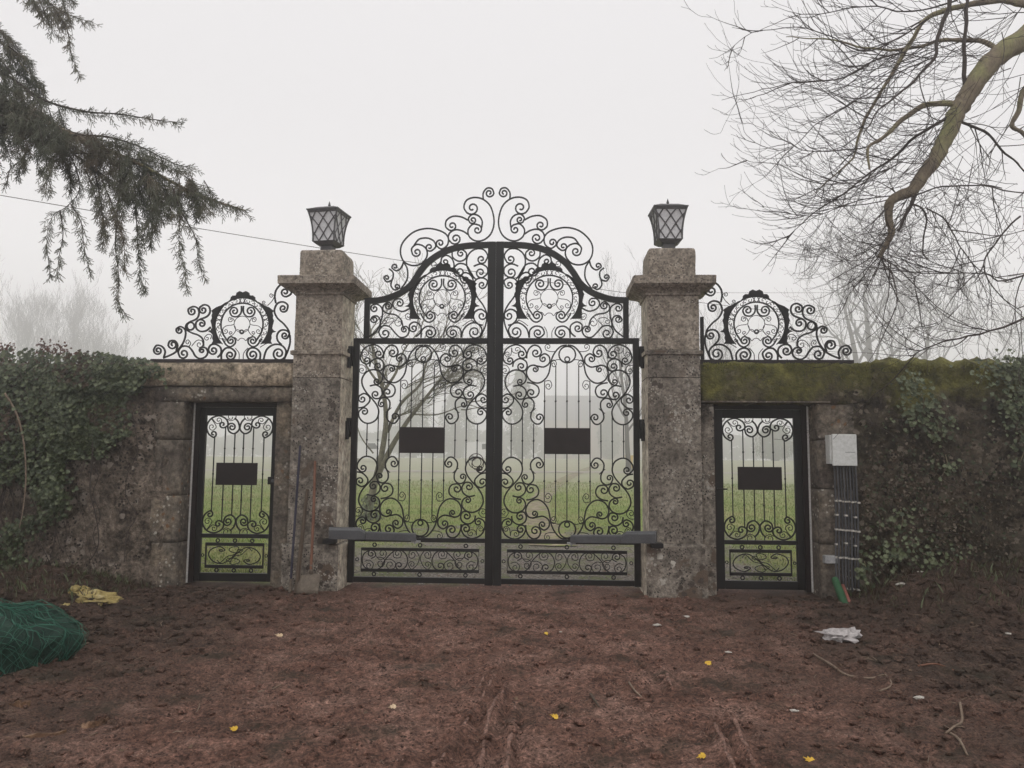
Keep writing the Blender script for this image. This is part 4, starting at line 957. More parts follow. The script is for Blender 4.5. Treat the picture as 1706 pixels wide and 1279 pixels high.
for i in range(2600):
    px, py = random.gauss(1540, 75), random.gauss(830, 60)
    if i % 3 == 0: px, py = rnd(1430, 1760), rnd(680, 960)
    if px < 1432 or py > 985: continue
    p = at(px, py, WY - .05 - .07 * random.random()); leaf(m, p, rnd(.012, .034), Vector((rnd(-.8, .8), -1, rnd(-.5, .9))), random.choice((0, 0, 1, 2)), False)
M['deadleaf'] = material('grey_dead_leaf', [(.09, .07, .05), (.2, .165, .125)], 12, .8, 0)
tag(m.build('dead_leaves', [M['ivy3'], M['deadleaf'], M['ivy1']]), kind='stuff')
# ------------------------------------------------ litter on the soil
def on(px, py, dz=0): p = gnd(px, py); return Vector((p.x, p.y, gh(p.x, p.y) + dz))
def fallen(px, py, label, mat='yellow', s=.05):
    random.seed(px); p = on(px, py, .018); m = MB(); leaf(m, p, s, Vector((rnd(-.3, .3), -.45, 1)), 0); n = len(m.v)
    vs = [(x, y, z - .0015) for x, y, z in m.v]; fs = [tuple(reversed(f)) for f in m.f]; m.add(vs, fs)
    tag(m.build('fallen_leaf', M[mat]), label, 'leaf', 'fallen leaves')
fallen(910, 1058, 'small yellow leaf on the soil in front of the right gate leaf', s=.032)
fallen(1180, 1112, 'yellow leaf on the soil below and left of the plastic bag', s=.045)
fallen(925, 1198, 'yellow-orange leaf in the middle of the bare soil near the bottom', s=.038)
fallen(1170, 1270, 'yellow leaf at the bottom edge of the picture, right of the middle', s=.035)
fallen(1350, 1268, 'bright yellow leaf at the bottom edge, rightmost of the yellow ones', s=.042)
fallen(466, 1064, 'beige dry leaf on the soil left of the shovel', 'beige', .05)
fallen(655, 1190, 'pale dry leaf on the soil left of the tyre ridges', 'beige', .035)
fallen(1560, 1078, 'orange-brown upright leaf sticking up right of the plastic bag', 'beige', .045)
fallen(390, 1222, 'small orange leaf at the lower left of the bare soil', 'yellow', .035)
for px, py, s, lb in ((1095, 1047, .028, 'white stone chip on the soil in front of the right pillar'), (1143, 1028, .03, 'flat white chip nearest the right pillar foot'), (1213, 1091, .02, 'small pale chip between the yellow leaf and the plastic bag'),
                      (1503, 1010, .04, 'large white flake at the foot of the right wall'), (1535, 1005, .022, 'small white flake right of the large white one'), (1532, 1164, .026, 'lone white chip in the dark soil at the lower right'),
                      (1680, 1066, .022, 'white chip at the far right edge of the soil'), (1323, 1188, .02, 'cream chip at the lower right, left of the long twig'), (155, 966, .03, 'pale chip on the bank at the foot of the left wall'), (934, 1056, .012, 'tiny white chip beside the small yellow leaf')):
    o = MB().blob(on(px, py, .01), s, 1.3, .8, .4, px, .6, 2).build('stone_chip', M['chip']); tag(o, lb, 'chip', 'pale chips on the soil')
M['litter'] = material('brown_leaf_litter', [(.05, .035, .025), (.13, .085, .055), (.24, .17, .11)], 7, .85, 0)
random.seed(91); m = MB()
for i in range(900):
    if i < 420:
        y = -6.2 + 6 * random.random(); x = rnd(-4.5, 5.2)
        if random.random() > .25 + .75 * sstep(1.2, 3.4, abs(x - .35)): continue
    else: y = .3 + 9 * random.random() ** 1.4; x = rnd(-5, 5)
    s = rnd(.012, .028) * (1.5 if y > 0 else 1); leaf(m, Vector((x, y, gh(x, y) + .012)), s, Vector((rnd(-.5, .5), rnd(-.7, .3), 1)), 0, random.random() < .5)
tag(m.build('leaf_litter', M['litter']), kind='stuff')
M['bag'] = material('thin_white_plastic', [(.36, .33, .32), (.52, .49, .48)], 14, .35, .2, 40, spec=.6)
bm_ = MB(); c = on(1395, 1068, .03)
vs, fs = ICO[3]
def crumple(m, c, sx, sy, sz, seed, amp=.5, f=2.6):
    o = len(m.v)
    for v in vs:
        k = 1 + amp * (noise.noise(v * f + Vector((seed, 0, 0)))) + amp * .5 * abs(noise.noise(v * f * 2.6 + Vector((seed, 3, 0))))
        m.v.append((c.x + v.x * sx * k, c.y + v.y * sy * k, max(gh(c.x + v.x * sx, c.y + v.y * sy) - .01, c.z + v.z * sz * k)))
    for q in fs: m.f.append(tuple(i + o for i in q)); m.m.append(0)
crumple(bm_, c, .12, .10, .045, 4, .9); crumple(bm_, c + Vector((.13, .03, .01)), .07, .06, .035, 8, 1.)
tag(bm_.build('plastic_bag', M['bag']), 'crumpled whitish plastic bag lying on the soil at the right', 'bag')
M['rag'] = material('dull_yellow_foam', [(.20, .15, .055), (.38, .30, .12), (.46, .38, .2)], 9, .9, .6, 40)
r = MB(); crumple(r, on(165, 1006, .0), .17, .12, .07, 3, .8); crumple(r, on(130, 998, .01), .09, .08, .05, 6, .8)
tag(r.build('foam_lump', M['rag']), 'dull yellow crumbled foam lump on the bank below the left wall', 'foam')
r = MB(); crumple(r, on(108, 1013, 0), .045, .05, .04, 9, .7); tag(r.build('foam_lump', M['rag']), 'small yellow foam crumb left of the big foam lump', 'foam')
# green netting
NC = on(35, 1112); NC = Vector((NC.x - .38, NC.y + .02, 0))
net = empty('garden_netting', (NC.x, NC.y, 0), 'heap of dark green garden netting at the left edge', 'netting')
M['net'] = material('dark_green_net', [(.005, .018, .012), (.010, .035, .024), (.02, .06, .04)], 6, .7, .8, 45)
M['strand'] = material('green_net_strand', [(.022, .10, .068), (.05, .17, .115)], 10, .5, 0)
def dome(a, t, k=1.):
    rr = 1 - t; R_ = Vector((.62 * math.cos(a) * (1 - t ** 2.2), .60 * math.sin(a) * (1 - t ** 2.2)))
    q = 1 + .30 * fbm(math.cos(a) * 1.7 + t * 1.6, math.sin(a) * 1.7, 3, 4)
    return Vector((NC.x + R_.x * q * k, NC.y + R_.y * q * k, -.02 + .40 * (1 - (1 - t) ** 2.4) * q * k + .03 * fbm(a * 2, t * 6, 1, 2)))
m = MB(); NA, NT = 72, 24
for j in range(NT + 1):
    for i in range(NA): m.v.append(tuple(dome(2 * PI * i / NA, j / NT)))
for j in range(NT):
    for i in range(NA): m.f.append((j * NA + i, j * NA + (i + 1) % NA, (j + 1) * NA + (i + 1) % NA, (j + 1) * NA + i)); m.m.append(0)
m.build('net_heap', M['net'], net, True)
m = MB(); random.seed(41)
for s in range(210):
    a0 = 2 * PI * s / 210; sl_ = random.choice((-1, 1)) * rnd(.4, 1.3); m.tube([dome(a0 + sl_ * t + .06 * math.sin(9 * t + s), t, 1.015 + .02 * random.random()) for t in [k / 14 * .96 for k in range(15)]], .0018, 3, cap=False)
o = m.build('net_strands', M['strand'], net); o['kind'] = 'stuff'
# planks, twigs
def stick(name, pts, r, mat, label, cat, group=None):
    q = catmull([tuple(on(*p, r * .9)) for p in pts], 5) if len(pts) > 2 else [tuple(on(*p, r)) for p in pts]
    n = len(q); return tag(MB().tube(q, [r * (1.1 - .5 * i / n) for i in range(n)], 6).build(name, mat, None, True), label, cat, group)
M['rot'] = material('rotten_orange_wood', [(.05, .028, .018), (.14, .08, .048), (.30, .20, .13)], 6, .95, .8, 30, mott=16)
def slab(pts, w, h, label, seed):
    random.seed(seed); a, b = on(*pts[0]), on(*pts[1]); d = (b - a); L = d.length; d.normalize(); s = Vector((-d.y, d.x, 0)); m = MB(); n = 12
    for i in range(n + 1):
        p = a + d * L * i / n; ww = w * (.7 + .5 * random.random()) * (1 if 0 < i < n else .5); hh = h * rnd(.6, 1.2)
        for u, v in ((-1, -.3), (1, -.3), (.8, 1), (-.6, 1.2)): m.v.append(tuple(p + s * ww * u / 2 + Vector((0, 0, hh * v))))
        if i:
            b_ = 4 * i; [m.f.append((b_ - 4 + k, b_ - 4 + (k + 1) % 4, b_ + (k + 1) % 4, b_ + k)) for k in range(4)]
    m.f += [(3, 2, 1, 0), tuple(4 * n + k for k in range(4))]; m.m = [0] * len(m.f)
    tag(m.build('rotten_board', M['rot']), label, 'board', 'rotten boards at the lower left')
slab([(-10, 1190), (50, 1183)], .07, .03, 'orange-brown rotten board just below the green netting', 1)
slab([(-10, 1245), (110, 1226)], .05, .022, 'long reddish rotten board at the lower left edge', 2)
slab([(135, 1220), (182, 1208)], .04, .028, 'split pale piece of wood right of the long rotten board', 3)
stick('twig', [(1355, 1092), (1385, 1115), (1410, 1128), (1450, 1130), (1475, 1128), (1485, 1145), (1465, 1158)], .009, M['root'], 'long bent root looping over the soil at the right', 'twig')
stick('twig', [(1048, 1147), (1058, 1158), (1074, 1164)], .007, M['root'], 'pale curved twig in the middle right of the soil', 'twig')
stick('twig', [(984, 1160), (990, 1175), (998, 1184)], .009, M['wood2'], 'short dark brown twig left of the pale curved one', 'twig')
stick('twig', [(1580, 1220), (1598, 1240), (1612, 1262)], .008, M['root'], 'straight pale twig at the lower right corner', 'twig')
stick('twig', [(1600, 1185), (1603, 1205), (1590, 1220), (1575, 1225)], .008, M['root'], 'hooked twig above the straight one at the lower right', 'twig')
stick('twig', [(1430, 1196), (1480, 1200), (1530, 1196)], .006, M['wood2'], 'thin dark twig lying level at the lower right', 'twig')
stick('twig', [(430, 1155), (450, 1148), (468, 1143)], .006, M['root'], 'short pale twig left of the middle of the soil', 'twig')
stick('twig', [(1530, 1120), (1560, 1118), (1590, 1126)], .008, M['wood'], 'reddish twig right of the looping root', 'twig')
random.seed(77); m = MB()
for i in range(420):
    x = rnd(-4.2, 5.2); y = rnd(-6, -.5)
    if sstep(1.2, 3.2, abs(x - .35)) < random.random() * .9: continue
    a = rnd(0, 2 * PI); L = rnd(.03, .11); p = Vector((x, y, gh(x, y) + .008)); q = p + Vector((math.cos(a), math.sin(a), rnd(-.1, .25))) * L; m.tube([p, p.lerp(q, .5) + Vector((rnd(-.01, .01), rnd(-.01, .01), .004)), q], rnd(.0015, .0035), 4)
tag(m.build('root_litter', M['root']), kind='stuff')
# ------------------------------------------------ trees
def grow(big, small, p, d, L, r, lvl, maxl, up=.15, kink=.22, kids=5, fall=.62, minr=.002, sides=5, spread=.9, r2=None):
    n = max(4, int(L / max(.12, L / 9))); pts = [p.copy()]; rs = [r]; dd = d.normalized(); re = max(minr, r * (.35 if lvl < maxl else .3))
    for i in range(n):
        dd = (dd + Vector((rnd(-kink, kink), rnd(-kink, kink), rnd(-kink, kink) + up * (.3 if lvl == 0 else 1)))).normalized(); p = p + dd * L / n; pts.append(p.copy()); rs.append(r + (re - r) * (i + 1) / n)
    (big if lvl <= 1 else small).tube(pts, rs, sides if lvl < 2 else (4 if lvl == 2 else 3), cap=False)
    if lvl >= maxl: return
    for k in range(kids):
        t = rnd(.25, 1.) if k else 1.; i = min(n, int(t * n)); dr = (pts[i] - pts[max(0, i - 1)]).normalized()
        o = Vector((rnd(-1, 1), rnd(-1, 1), rnd(-.5, .8))); o = (o - dr * o.dot(dr)).normalized() * spread
        grow(big, small, pts[i], dr + o * rnd(.5, 1.), L * fall * rnd(.7, 1.15), max(minr, rs[i] * .6), lvl + 1, maxl, up, kink, kids, fall, minr, sides, spread)
def bare_tree(x, y, hgt, r, label, seed, forks=4, lean=(0, 0), maxl=4, kids=5, mat='fogbark', group='bare trees in the fog', start=.25, minr=.004, name='bare_tree', up=.15, fall=.62, kink=.22, spread=.9):
    random.seed(seed); z0 = gh(x, y); root = empty(name, (x, y, z0), label, 'tree', group); big, sm = MB(), MB()
    pts = []; rs = []; p = Vector((x, y, z0 - .2)); d = Vector((lean[0], lean[1], 1)).normalized(); n = 10
    for i in range(n + 1): pts.append(p.copy()); rs.append(r * (1 - .75 * i / n) * (1.35 if i == 0 else 1)); p = p + d * hgt * .72 / n; d = (d + Vector((rnd(-.06, .06), rnd(-.06, .06), .05))).normalized()
    tk = MB().tube(pts, rs, 8, cap=True).build('trunk', M[mat], root, True)
    for k in range(forks):
        t = start + (1 - start) * k / max(1, forks - 1); i = min(n, int(t * n)); a = k * 2.4 + rnd(-.5, .5)
        grow(big, sm, pts[i], Vector((math.cos(a) * .8, math.sin(a) * .8, .8)), hgt * .40 * rnd(.8, 1.1) * (1 - .35 * t), rs[i] * .6, 1, maxl, up, kink, kids, fall, minr, 5, spread)
    big.build('limbs', M[mat], root); sm.build('crown', M[mat], root)['kind'] = 'stuff'
    return root
# orchard tree seen through the left leaf
random.seed(8)
tp = gnd(616, 866); tr_ = empty('orchard_tree', (tp.x, tp.y, 0), 'mossy leaning fruit tree seen through the left gate leaf', 'tree')
TY = tp.y
def tl(q, rs, n=7): return MB().tube(catmull([tuple(at(a, b, TY)) for a, b in q], 4), [rs[0] + (rs[1] - rs[0]) * i / (4 * (len(q) - 1)) for i in range(4 * (len(q) - 1) + 1)], n)
_c = catmull
tl([(612, 872), (618, 830), (628, 790), (636, 755), (643, 700), (638, 650), (625, 600), (618, 560), (612, 520)], (.105, .022)).build('trunk', M['palebark'], tr_, True)
for nm, q, rs in (('limb', [(628, 795), (652, 745), (680, 700), (705, 668), (735, 630), (760, 600)], (.11, .02)), ('limb', [(645, 720), (668, 672), (700, 640), (712, 600), (735, 570)], (.07, .015)),
                  ('limb', [(640, 650), (660, 620), (672, 585), (700, 550)], (.06, .012)), ('limb', [(632, 640), (612, 612), (600, 585), (590, 550)], (.05, .012)), ('limb', [(690, 690), (730, 690), (775, 675), (800, 680)], (.03, .008)),
                  ('limb', [(622, 755), (600, 725), (592, 690)], (.03, .01))):
    tl(q, (rs[0] * .72, rs[1] * .8), 6).build(nm, M['palebark'], tr_, True)
big, sm = MB(), MB(); random.seed(9)
for px, py, dx, dz in [(760, 600, .6, .5), (735, 570, .5, .8), (700, 550, .2, 1), (590, 550, -.5, .8), (612, 520, 0, 1), (720, 650, .9, .2), (705, 668, .9, 0), (680, 640, .5, .6), (660, 620, .6, .4), (640, 640, -.4, .6), (740, 625, .8, -.1), (775, 675, 1, 0), (690, 605, .7, .5), (750, 610, 1, .1), (625, 600, -.7, .3), (618, 560, .5, .6), (700, 640, 1, .3), (728, 640, 1, .1), (660, 690, .9, .2)]:
    for _k in range(3): grow(big, sm, at(px + rnd(-8, 8), py + rnd(-8, 8), TY), Vector((dx + .25, rnd(-.8, .8), dz + rnd(-.1, .4))), rnd(.6, 1.15), .016, 2, 4, .05, .25, 5, .66, .0042)
sm.build('crown', M['palebark'], tr_)['kind'] = 'stuff'
m = MB()
for i in range(260):
    a = rnd(0, 2 * PI); t = random.random() ** 1.5 * .8; rr = .34 * (1 - t * .6) * rnd(.6, 1); leaf(m, Vector((tp.x + rr * math.cos(a) * 1.1, tp.y + rr * math.sin(a), .02 + t * .75)), rnd(.04, .075), Vector((math.cos(a), math.sin(a), .5)), 0)
o = m.build('ivy_skirt', M['ivy2'], tr_); o['kind'] = 'stuff'
# fogbound trees
def gx(px, Y): return at(px, 600, Y).x
FT = dict(maxl=5, kids=3, up=.07, kink=.2, fall=.72, spread=1.1, minr=.02)
bare_tree(gx(1436, 80), 80, 26, .58, 'grey bare tree in the fog, leftmost trunk above the mossy wall', 101, 8, (-.08, 0), start=.38, **FT)
bare_tree(gx(1458, 84), 84, 28, .70, 'thick pale bare tree in the fog, central among those above the mossy wall', 102, 8, (.02, 0), start=.38, **FT)
bare_tree(gx(1512, 88), 88, 26, .48, 'slanting bare tree in the fog, rightmost of the group above the mossy wall', 103, 7, (.12, 0), start=.38, **FT)
bare_tree(gx(1655, 84), 84, 18.5, .36, 'small bare tree in the fog near the right edge of the picture', 104, 6, (.05, 0), start=.4, **FT)
FT.update(up=.16, minr=.018, kids=4)
bare_tree(gx(100, 125), 125, 27, .5, 'faint bushy bare tree in the fog, in the middle above the ivy', 105, 9, (.0, 0), start=.3, **FT)
bare_tree(gx(40, 122), 122, 25, .5, 'faint bare tree in the fog at the left edge above the ivy', 106, 8, (-.03, 0), start=.3, **FT)
bare_tree(gx(160, 130), 130, 22, .38, 'faint low bare tree in the fog right of the other two above the ivy', 107, 7, (.05, 0), start=.3, **FT)
FT = dict(maxl=4, kids=5, up=.16, kink=.2, fall=.62, spread=1.0, minr=.006)
bare_tree(gx(1046, 48), 48, 14.5, .2, 'slender bare tree in the fog behind the left side of the right pillar', 108, 9, (-.02, 0), start=.35, **FT)
bare_tree(gx(1190, 54), 54, 12.5, .18, 'low bare tree in the fog behind the right pillar and the right ironwork', 109, 7, (.03, 0), start=.4, **FT)
# large bare tree whose limbs hang in from the right
BT = empty('overhanging_tree', (7.6, -1.2, 0), 'big bare tree reaching in from the top right with a thick mossy limb', 'tree')
BY_ = -2.0
random.seed(52)
MB().tube([(7.6, -1.2, -.3), (7.5, -1.2, 2), (7.35, -1.3, 4.5), (7.2, -1.5, 6.6), (7.3, -1.6, 9), (7.1, -1.7, 11.5)], [.42, .33, .30, .25, .17, .06], 12).build('trunk', M['bark'], BT, True)
def bl(q, r0, r1, dy=0., n=7, y0=None):
    pts = []
    for i, (a, b) in enumerate(q): pts.append(tuple(at(a, b, BY_ + (dy * i / (len(q) - 1)))))
    if y0: pts[0] = y0
    c = catmull(pts, 5); N_ = len(c); rs = [r0 + (r1 - r0) * (i / (N_ - 1)) ** .9 for i in range(N_)]
    rs = [r * (1 + .22 * noise.noise(Vector((i * .9, r0 * 90, 3)))) for i, r in enumerate(rs)]
    c = [(p[0] + .02 * noise.noise(Vector((p[0] * 6, p[2] * 6, 0))), p[1], p[2] + .02 * noise.noise(Vector((p[0] * 6, p[2] * 6, 9)))) for p in c]
    MB().tube(c, rs, n).build('limb', M['bark'] if r0 > .025 else M['twig'], BT, True); return c
LM = []
LM.append((bl([(1900, -120), (1790, 0), (1706, 66), (1656, 98), (1620, 145), (1600, 177), (1580, 222), (1562, 258), (1541, 289), (1521, 315), (1497, 325), (1484, 340), (1480, 361), (1486, 387), (1474, 410), (1466, 428)], .122, .017, 0, 10, (7.25, -1.45, 6.3)), .9))
LM.append((bl([(1523, 322), (1518, 343), (1508, 361), (1495, 384)], .022, .012), .2))
LM.append((bl([(1594, 173), (1548, 174), (1508, 197), (1485, 217), (1466, 233), (1449, 243), (1447, 262), (1449, 280)], .030, .009, -.3), .5))
LM.append((bl([(1672, 92), (1650, 76), (1623, 67), (1574, 67), (1508, 82), (1443, 79), (1377, 64), (1311, 62)], .030, .004, .5), .8))
LM.append((bl([(1577, 194), (1525, 227), (1492, 259), (1443, 292), (1393, 332), (1351, 358), (1311, 400)], .017, .003, .3), .8))
LM.append((bl([(1790, 40), (1706, 7), (1656, 0), (1600, 10), (1544, 31), (1508, 85), (1470, 150), (1440, 200), (1420, 262), (1380, 300), (1350, 325)], .040, .003, .4), 1))
LM.append((bl([(1612, -60), (1610, 20), (1606, 98), (1610, 155)], .014, .022, 0), .3))
LM.append((bl([(1585, -40), (1580, 10), (1561, 66), (1558, 92), (1525, 131), (1492, 161), (1460, 190), (1438, 225)], .024, .004, -.4), .6))
LM.append((bl([(1600, 203), (1640, 217), (1663, 243), (1695, 272), (1720, 300)], .015, .007, .3), .6))
LM.append((bl([(1740, 110), (1706, 148), (1697, 184), (1686, 207), (1700, 220), (1712, 235)], .030, .016, .2), .3))
LM.append((bl([(1521, 325), (1570, 312), (1623, 309), (1706, 322), (1780, 318)], .008, .005, -.2), .5))
LM.append((bl([(1521, 341), (1535, 345), (1543, 358), (1541, 394), (1537, 420), (1545, 430)], .010, .006, .1), .3))
LM.append((bl([(1545, 345), (1570, 360), (1590, 390), (1606, 420), (1640, 455), (1690, 470)], .008, .004, .2), .5))
LM.append((bl([(1850, 480), (1706, 531), (1612, 559), (1550, 577), (1519, 593)], .012, .004, -.3, 6, (7.4, -1.25, 3.9)), .9))
LM.append((bl([(1860, 420), (1706, 460), (1640, 455), (1560, 455), (1527, 452)], .010, .003, .3, 6, (7.4, -1.25, 4.3)), .9))
LM.append((bl([(1508, 85), (1450, 105), (1400, 130), (1330, 137), (1270, 148), (1200, 168)], .009, .0022, -.2), .9))
LM.append((bl([(1544, 31), (1500, 60), (1440, 85), (1380, 60), (1320, 45), (1240, 60), (1215, 95)], .009, .0022, .3), .9))
LM.append((bl([(1449, 243), (1400, 250), (1345, 250), (1310, 235), (1275, 222)], .007, .002, .3), .7))
LM.append((bl([(1500, 270), (1440, 300), (1370, 305), (1300, 275), (1255, 270), (1236, 262)], .006, .002, -.3), .7))
LM.append((bl([(1486, 325), (1440, 330), (1400, 345), (1350, 360), (1300, 350), (1270, 345)], .006, .002, .4), .8))
LM.append((bl([(1556, 95), (1500, 120), (1430, 165), (1370, 200), (1310, 250), (1250, 232), (1236, 200)], .007, .002, .2), .8))
LM.append((bl([(1466, 426), (1450, 445), (1430, 470), (1408, 498)], .006, .002, .1), .4))
LM.append((bl([(1468, 426), (1482, 450), (1492, 480), (1492, 515)], .008, .003, -.1), .4))
LM.append((bl([(1468, 426), (1490, 440), (1515, 452), (1530, 470)], .006, .002, .1), .4))
LM.append((bl([(1595, 0), (1520, 20), (1450, 10), (1380, 20), (1310, 30), (1262, 55)], .009, .002, .1), .9))
LM.append((bl([(1700, 360), (1660, 400), (1640, 440), (1655, 480), (1700, 520)], .009, .004, .1), .7))
tw = MB(); random.seed(53)
def twig(p, d, L, r, lvl):
    n = 8; pts = [p.copy()]; d = d.normalized(); rs = [r]
    curl = Vector((0, 0, rnd(.02, .17)))
    for i in range(n):
        d = (d + Vector((rnd(-.14, .14), rnd(-.12, .12), rnd(-.14, .14))) + curl * i * .22).normalized(); p = p + d * L / n; pts.append(p.copy()); rs.append(max(.0019, r * (1 - .72 * (i + 1) / n)))
    tw.tube(pts, rs, 3, cap=False)
    if lvl > 0:
        for k in range(random.choice((1, 2, 2, 3))):
            i = random.randint(1, n); dr = (pts[i] - pts[i - 1]).normalized(); o = Vector((rnd(-1, 1), rnd(-.6, .6), rnd(-1, 1))); twig(pts[i], dr + o * .6, L * rnd(.4, .75), max(.0019, rs[i] * .75), lvl - 1)
for c, dens in LM:
    for i in range(1, len(c)):
        if c[i][2] > 7 or c[i][0] > 5.6: continue
        k = dens * (.62 if c[i][0] > 3.0 else .3)
        while random.random() < k:
            k -= 1; a = Vector(c[i]); b = Vector(c[i - 1]); dr = (a - b).normalized(); o = Vector((rnd(-1.1, .5), rnd(-.8, .8), rnd(-1.1, .9)))
            twig(a, dr * .8 + o, rnd(.35, 1.1) * (1 if c[i][0] > 3.6 else .55), rnd(.0035, .0075), 2)
for i in range(40):                                     # long whips sweeping out to the left
    px, py = rnd(1500, 1706), rnd(0, 330); twig(at(px, py, BY_ + rnd(-.5, .6)), Vector((rnd(-1.2, .1), rnd(-.3, .3), rnd(-1, .2))), rnd(.7, 1.4), rnd(.0035, .006), 2)
for i in range(45):
    px, py = rnd(1380, 1520), rnd(360, 470); twig(at(px, py, BY_ + rnd(-.5, .6)), Vector((rnd(-1, 1), rnd(-.3, .3), rnd(-1, .4))), rnd(.25, .5), rnd(.002, .003), 2)
for i in range(26):
    px, py = rnd(1560, 1706), rnd(300, 600); twig(at(px, py, BY_ + rnd(-.5, .6)), Vector((rnd(-1, .4), rnd(-.3, .3), rnd(-1, 1))), rnd(.4, .8), rnd(.002, .0035), 2)
tw.build('crown', M['twig'], BT)['kind'] = 'stuff'
# conifer hanging in from the top left
CF = empty('conifer', (-7.4, -2.6, 0), 'dark conifer with drooping needled boughs hanging in from the top left', 'tree')
MB().tube([(-7.4, -2.6, -.3), (-7.4, -2.6, 4), (-7.35, -2.6, 8), (-7.3, -2.6, 13)], [.34, .27, .2, .05], 12).build('trunk', M['bark'], CF, True)
CY = -3.1
nd = MB(); random.seed(61)
def shoot(p, d, L):
    d = d.normalized(); u = d.orthogonal().normalized(); n = int(L / .0042); q = p + d * L + Vector((0, 0, -.1 * L))
    nd.tube([p, q], .0022, 3, cap=False)
    for i in range(n):
        t = (i + random.random()) / n; b = p.lerp(q, t); o = (Matrix.Rotation(i * 2.4, 3, d) @ u); e = (o * .85 + d * .75).normalized() * rnd(.010, .017); s = d.cross(o).normalized() * .0016
        k = len(nd.v); nd.v += [tuple(b - s), tuple(b + s), tuple(b + e)]; nd.f.append((k, k + 1, k + 2)); nd.m.append(0)
def spray(q, r0, step=.03, side=.2, droop=.5, dy=.0, part='bough', dens=1.):
    y0 = CY + rnd(-.25, .25); pts = [tuple(at(a, b, y0 + dy * i)) for i, (a, b) in enumerate(q)]; c = catmull(pts, 6); N_ = len(c)
    MB().tube(c, [max(.002, r0 * (1 - .85 * i / (N_ - 1))) for i in range(N_)], 6).build(part, M['bark'] if r0 > .015 else M['twig'], CF, True)
    acc = 0
    for i in range(1, N_):
        a, b = Vector(c[i - 1]), Vector(c[i]); seg = (b - a).length; acc += seg
        while acc > step:
            acc -= step; p = a.lerp(b, random.random()); dr = (b - a).normalized()
            if random.random() > dens: continue
            s = Vector((rnd(-1, 1), rnd(-1, 1), rnd(-.6, .5))).normalized(); d = (dr * .8 + s * .8 + Vector((0, 0, -droop * .5))).normalized(); L = side * rnd(.35, 1.) * (1 - .6 * i / N_)
            # a branchlet with shoots on both sides
            m_ = max(2, int(L / .022)); pp = p.copy(); pts2 = [pp.copy()]
            for k in range(m_):
                pp = pp + d * L / m_; d = (d + Vector((rnd(-.1, .1), rnd(-.1, .1), -droop * .12))).normalized(); pts2.append(pp.copy())
                for s_ in (-1, 1):
                    if random.random() < .7: o = d.cross(Vector((rnd(-.3, .3), 1, rnd(-.3, .3)))).normalized() * s_; shoot(pp, d * .8 + o * .7, rnd(.022, .055))
            nd.tube(pts2, .0022, 3, cap=False); shoot(pp, d, rnd(.03, .05))
spray([(-330, -60), (-200, 20), (-90, 110), (0, 165), (80, 205), (150, 238), (230, 272), (290, 305), (350, 332), (408, 350)], .035, .011, .26, .5)
spray([(-90, 110), (0, 120), (70, 165), (140, 185), (200, 190), (250, 198), (302, 204)], .014, .018, .16, .4)
spray([(120, 225), (180, 228), (235, 245), (285, 270), (322, 282)], .010, .015, .18, .5)
spray([(-90, 110), (-30, 150), (40, 200), (100, 240), (170, 290), (225, 330)], .012, .012, .22, .6)
spray([(-200, -80), (-90, 0), (-20, 50), (20, 90), (55, 130), (75, 160)], .016, .014, .22, .5)
spray([(-100, 60), (-40, 70), (10, 110), (30, 150), (40, 190)], .01, .014, .2, .5)
spray([(0, -130), (35, -50), (70, -5), (110, 22), (156, 38)], .012, .016, .13, .5)
spray([(50, -40), (70, 10), (85, 45), (95, 60)], .006, .02, .13, .8); spray([(85, 5), (112, 50), (118, 90), (132, 125)], .006, .017, .09, .8)
for q, sd, st in (([(10, 190), (5, 230), (18, 270), (8, 312)], .10, .02), ([(60, 210), (70, 245), (62, 270), (72, 290)], .12, .018), ([(110, 245), (128, 285), (132, 318), (110, 345), (88, 360), (78, 400), (84, 462)], .11, .019),
                  ([(118, 340), (135, 370), (140, 410), (150, 455)], .09, .019), ([(150, 262), (165, 320), (172, 370), (172, 410)], .16, .013), ([(200, 300), (195, 360), (192, 410), (198, 460), (197, 500), (208, 522)], .11, .015),
                  ([(225, 310), (228, 380), (232, 440), (240, 486)], .11, .014), ([(170, 300), (190, 350), (205, 400), (208, 450)], .13, .014), ([(290, 315), (300, 360), (298, 400), (305, 440), (312, 484)], .11, .015),
                  ([(330, 330), (332, 350), (326, 368)], .06, .018), ([(260, 300), (262, 330), (250, 345)], .10, .017), ([(300, 350), (325, 395), (330, 430), (342, 466)], .07, .02), ([(45, 200), (30, 240), (40, 280)], .12, .018),
                  ([(100, 350), (105, 390), (98, 430), (95, 460)], .06, .024), ([(140, 280), (150, 300), (165, 345), (180, 395)], .14, .014), ([(20, 180), (-5, 220), (-15, 270)], .14, .016)):
    spray(q, .006, st, sd, .9, rnd(-.03, .03))
random.seed(62)
for i in range(34):
    x0 = rnd(-20, 345); y0_ = 165 + (x0 + 0) * .47 + rnd(-30, 15); L_ = rnd(35, 110) * (1.15 if x0 < 260 else .6)
    spray([(x0, y0_), (x0 + rnd(0, 14), y0_ + L_ * .35), (x0 + rnd(-6, 18), y0_ + L_ * .7), (x0 + rnd(-12, 20), y0_ + L_)], .005, .011, .17, .8, rnd(-.05, .05))
for i in range(16):
    x0 = rnd(-40, 230); y0_ = 175 + x0 * .42 + rnd(-25, 35); spray([(x0, y0_), (x0 + 40, y0_ + rnd(0, 22)), (x0 + 85, y0_ + rnd(18, 50))], .006, .011, .17, .5, rnd(-.05, .05))
for i in range(16):
    x0 = rnd(-60, 60); y0_ = 30 + max(0, x0) * 1.4 + rnd(0, 110); spray([(x0 - 30, y0_ - 25), (x0, y0_), (x0 + rnd(0, 22), y0_ + 25), (x0 + rnd(-5, 32), y0_ + rnd(40, 70))], .005, .013, .15, .7)
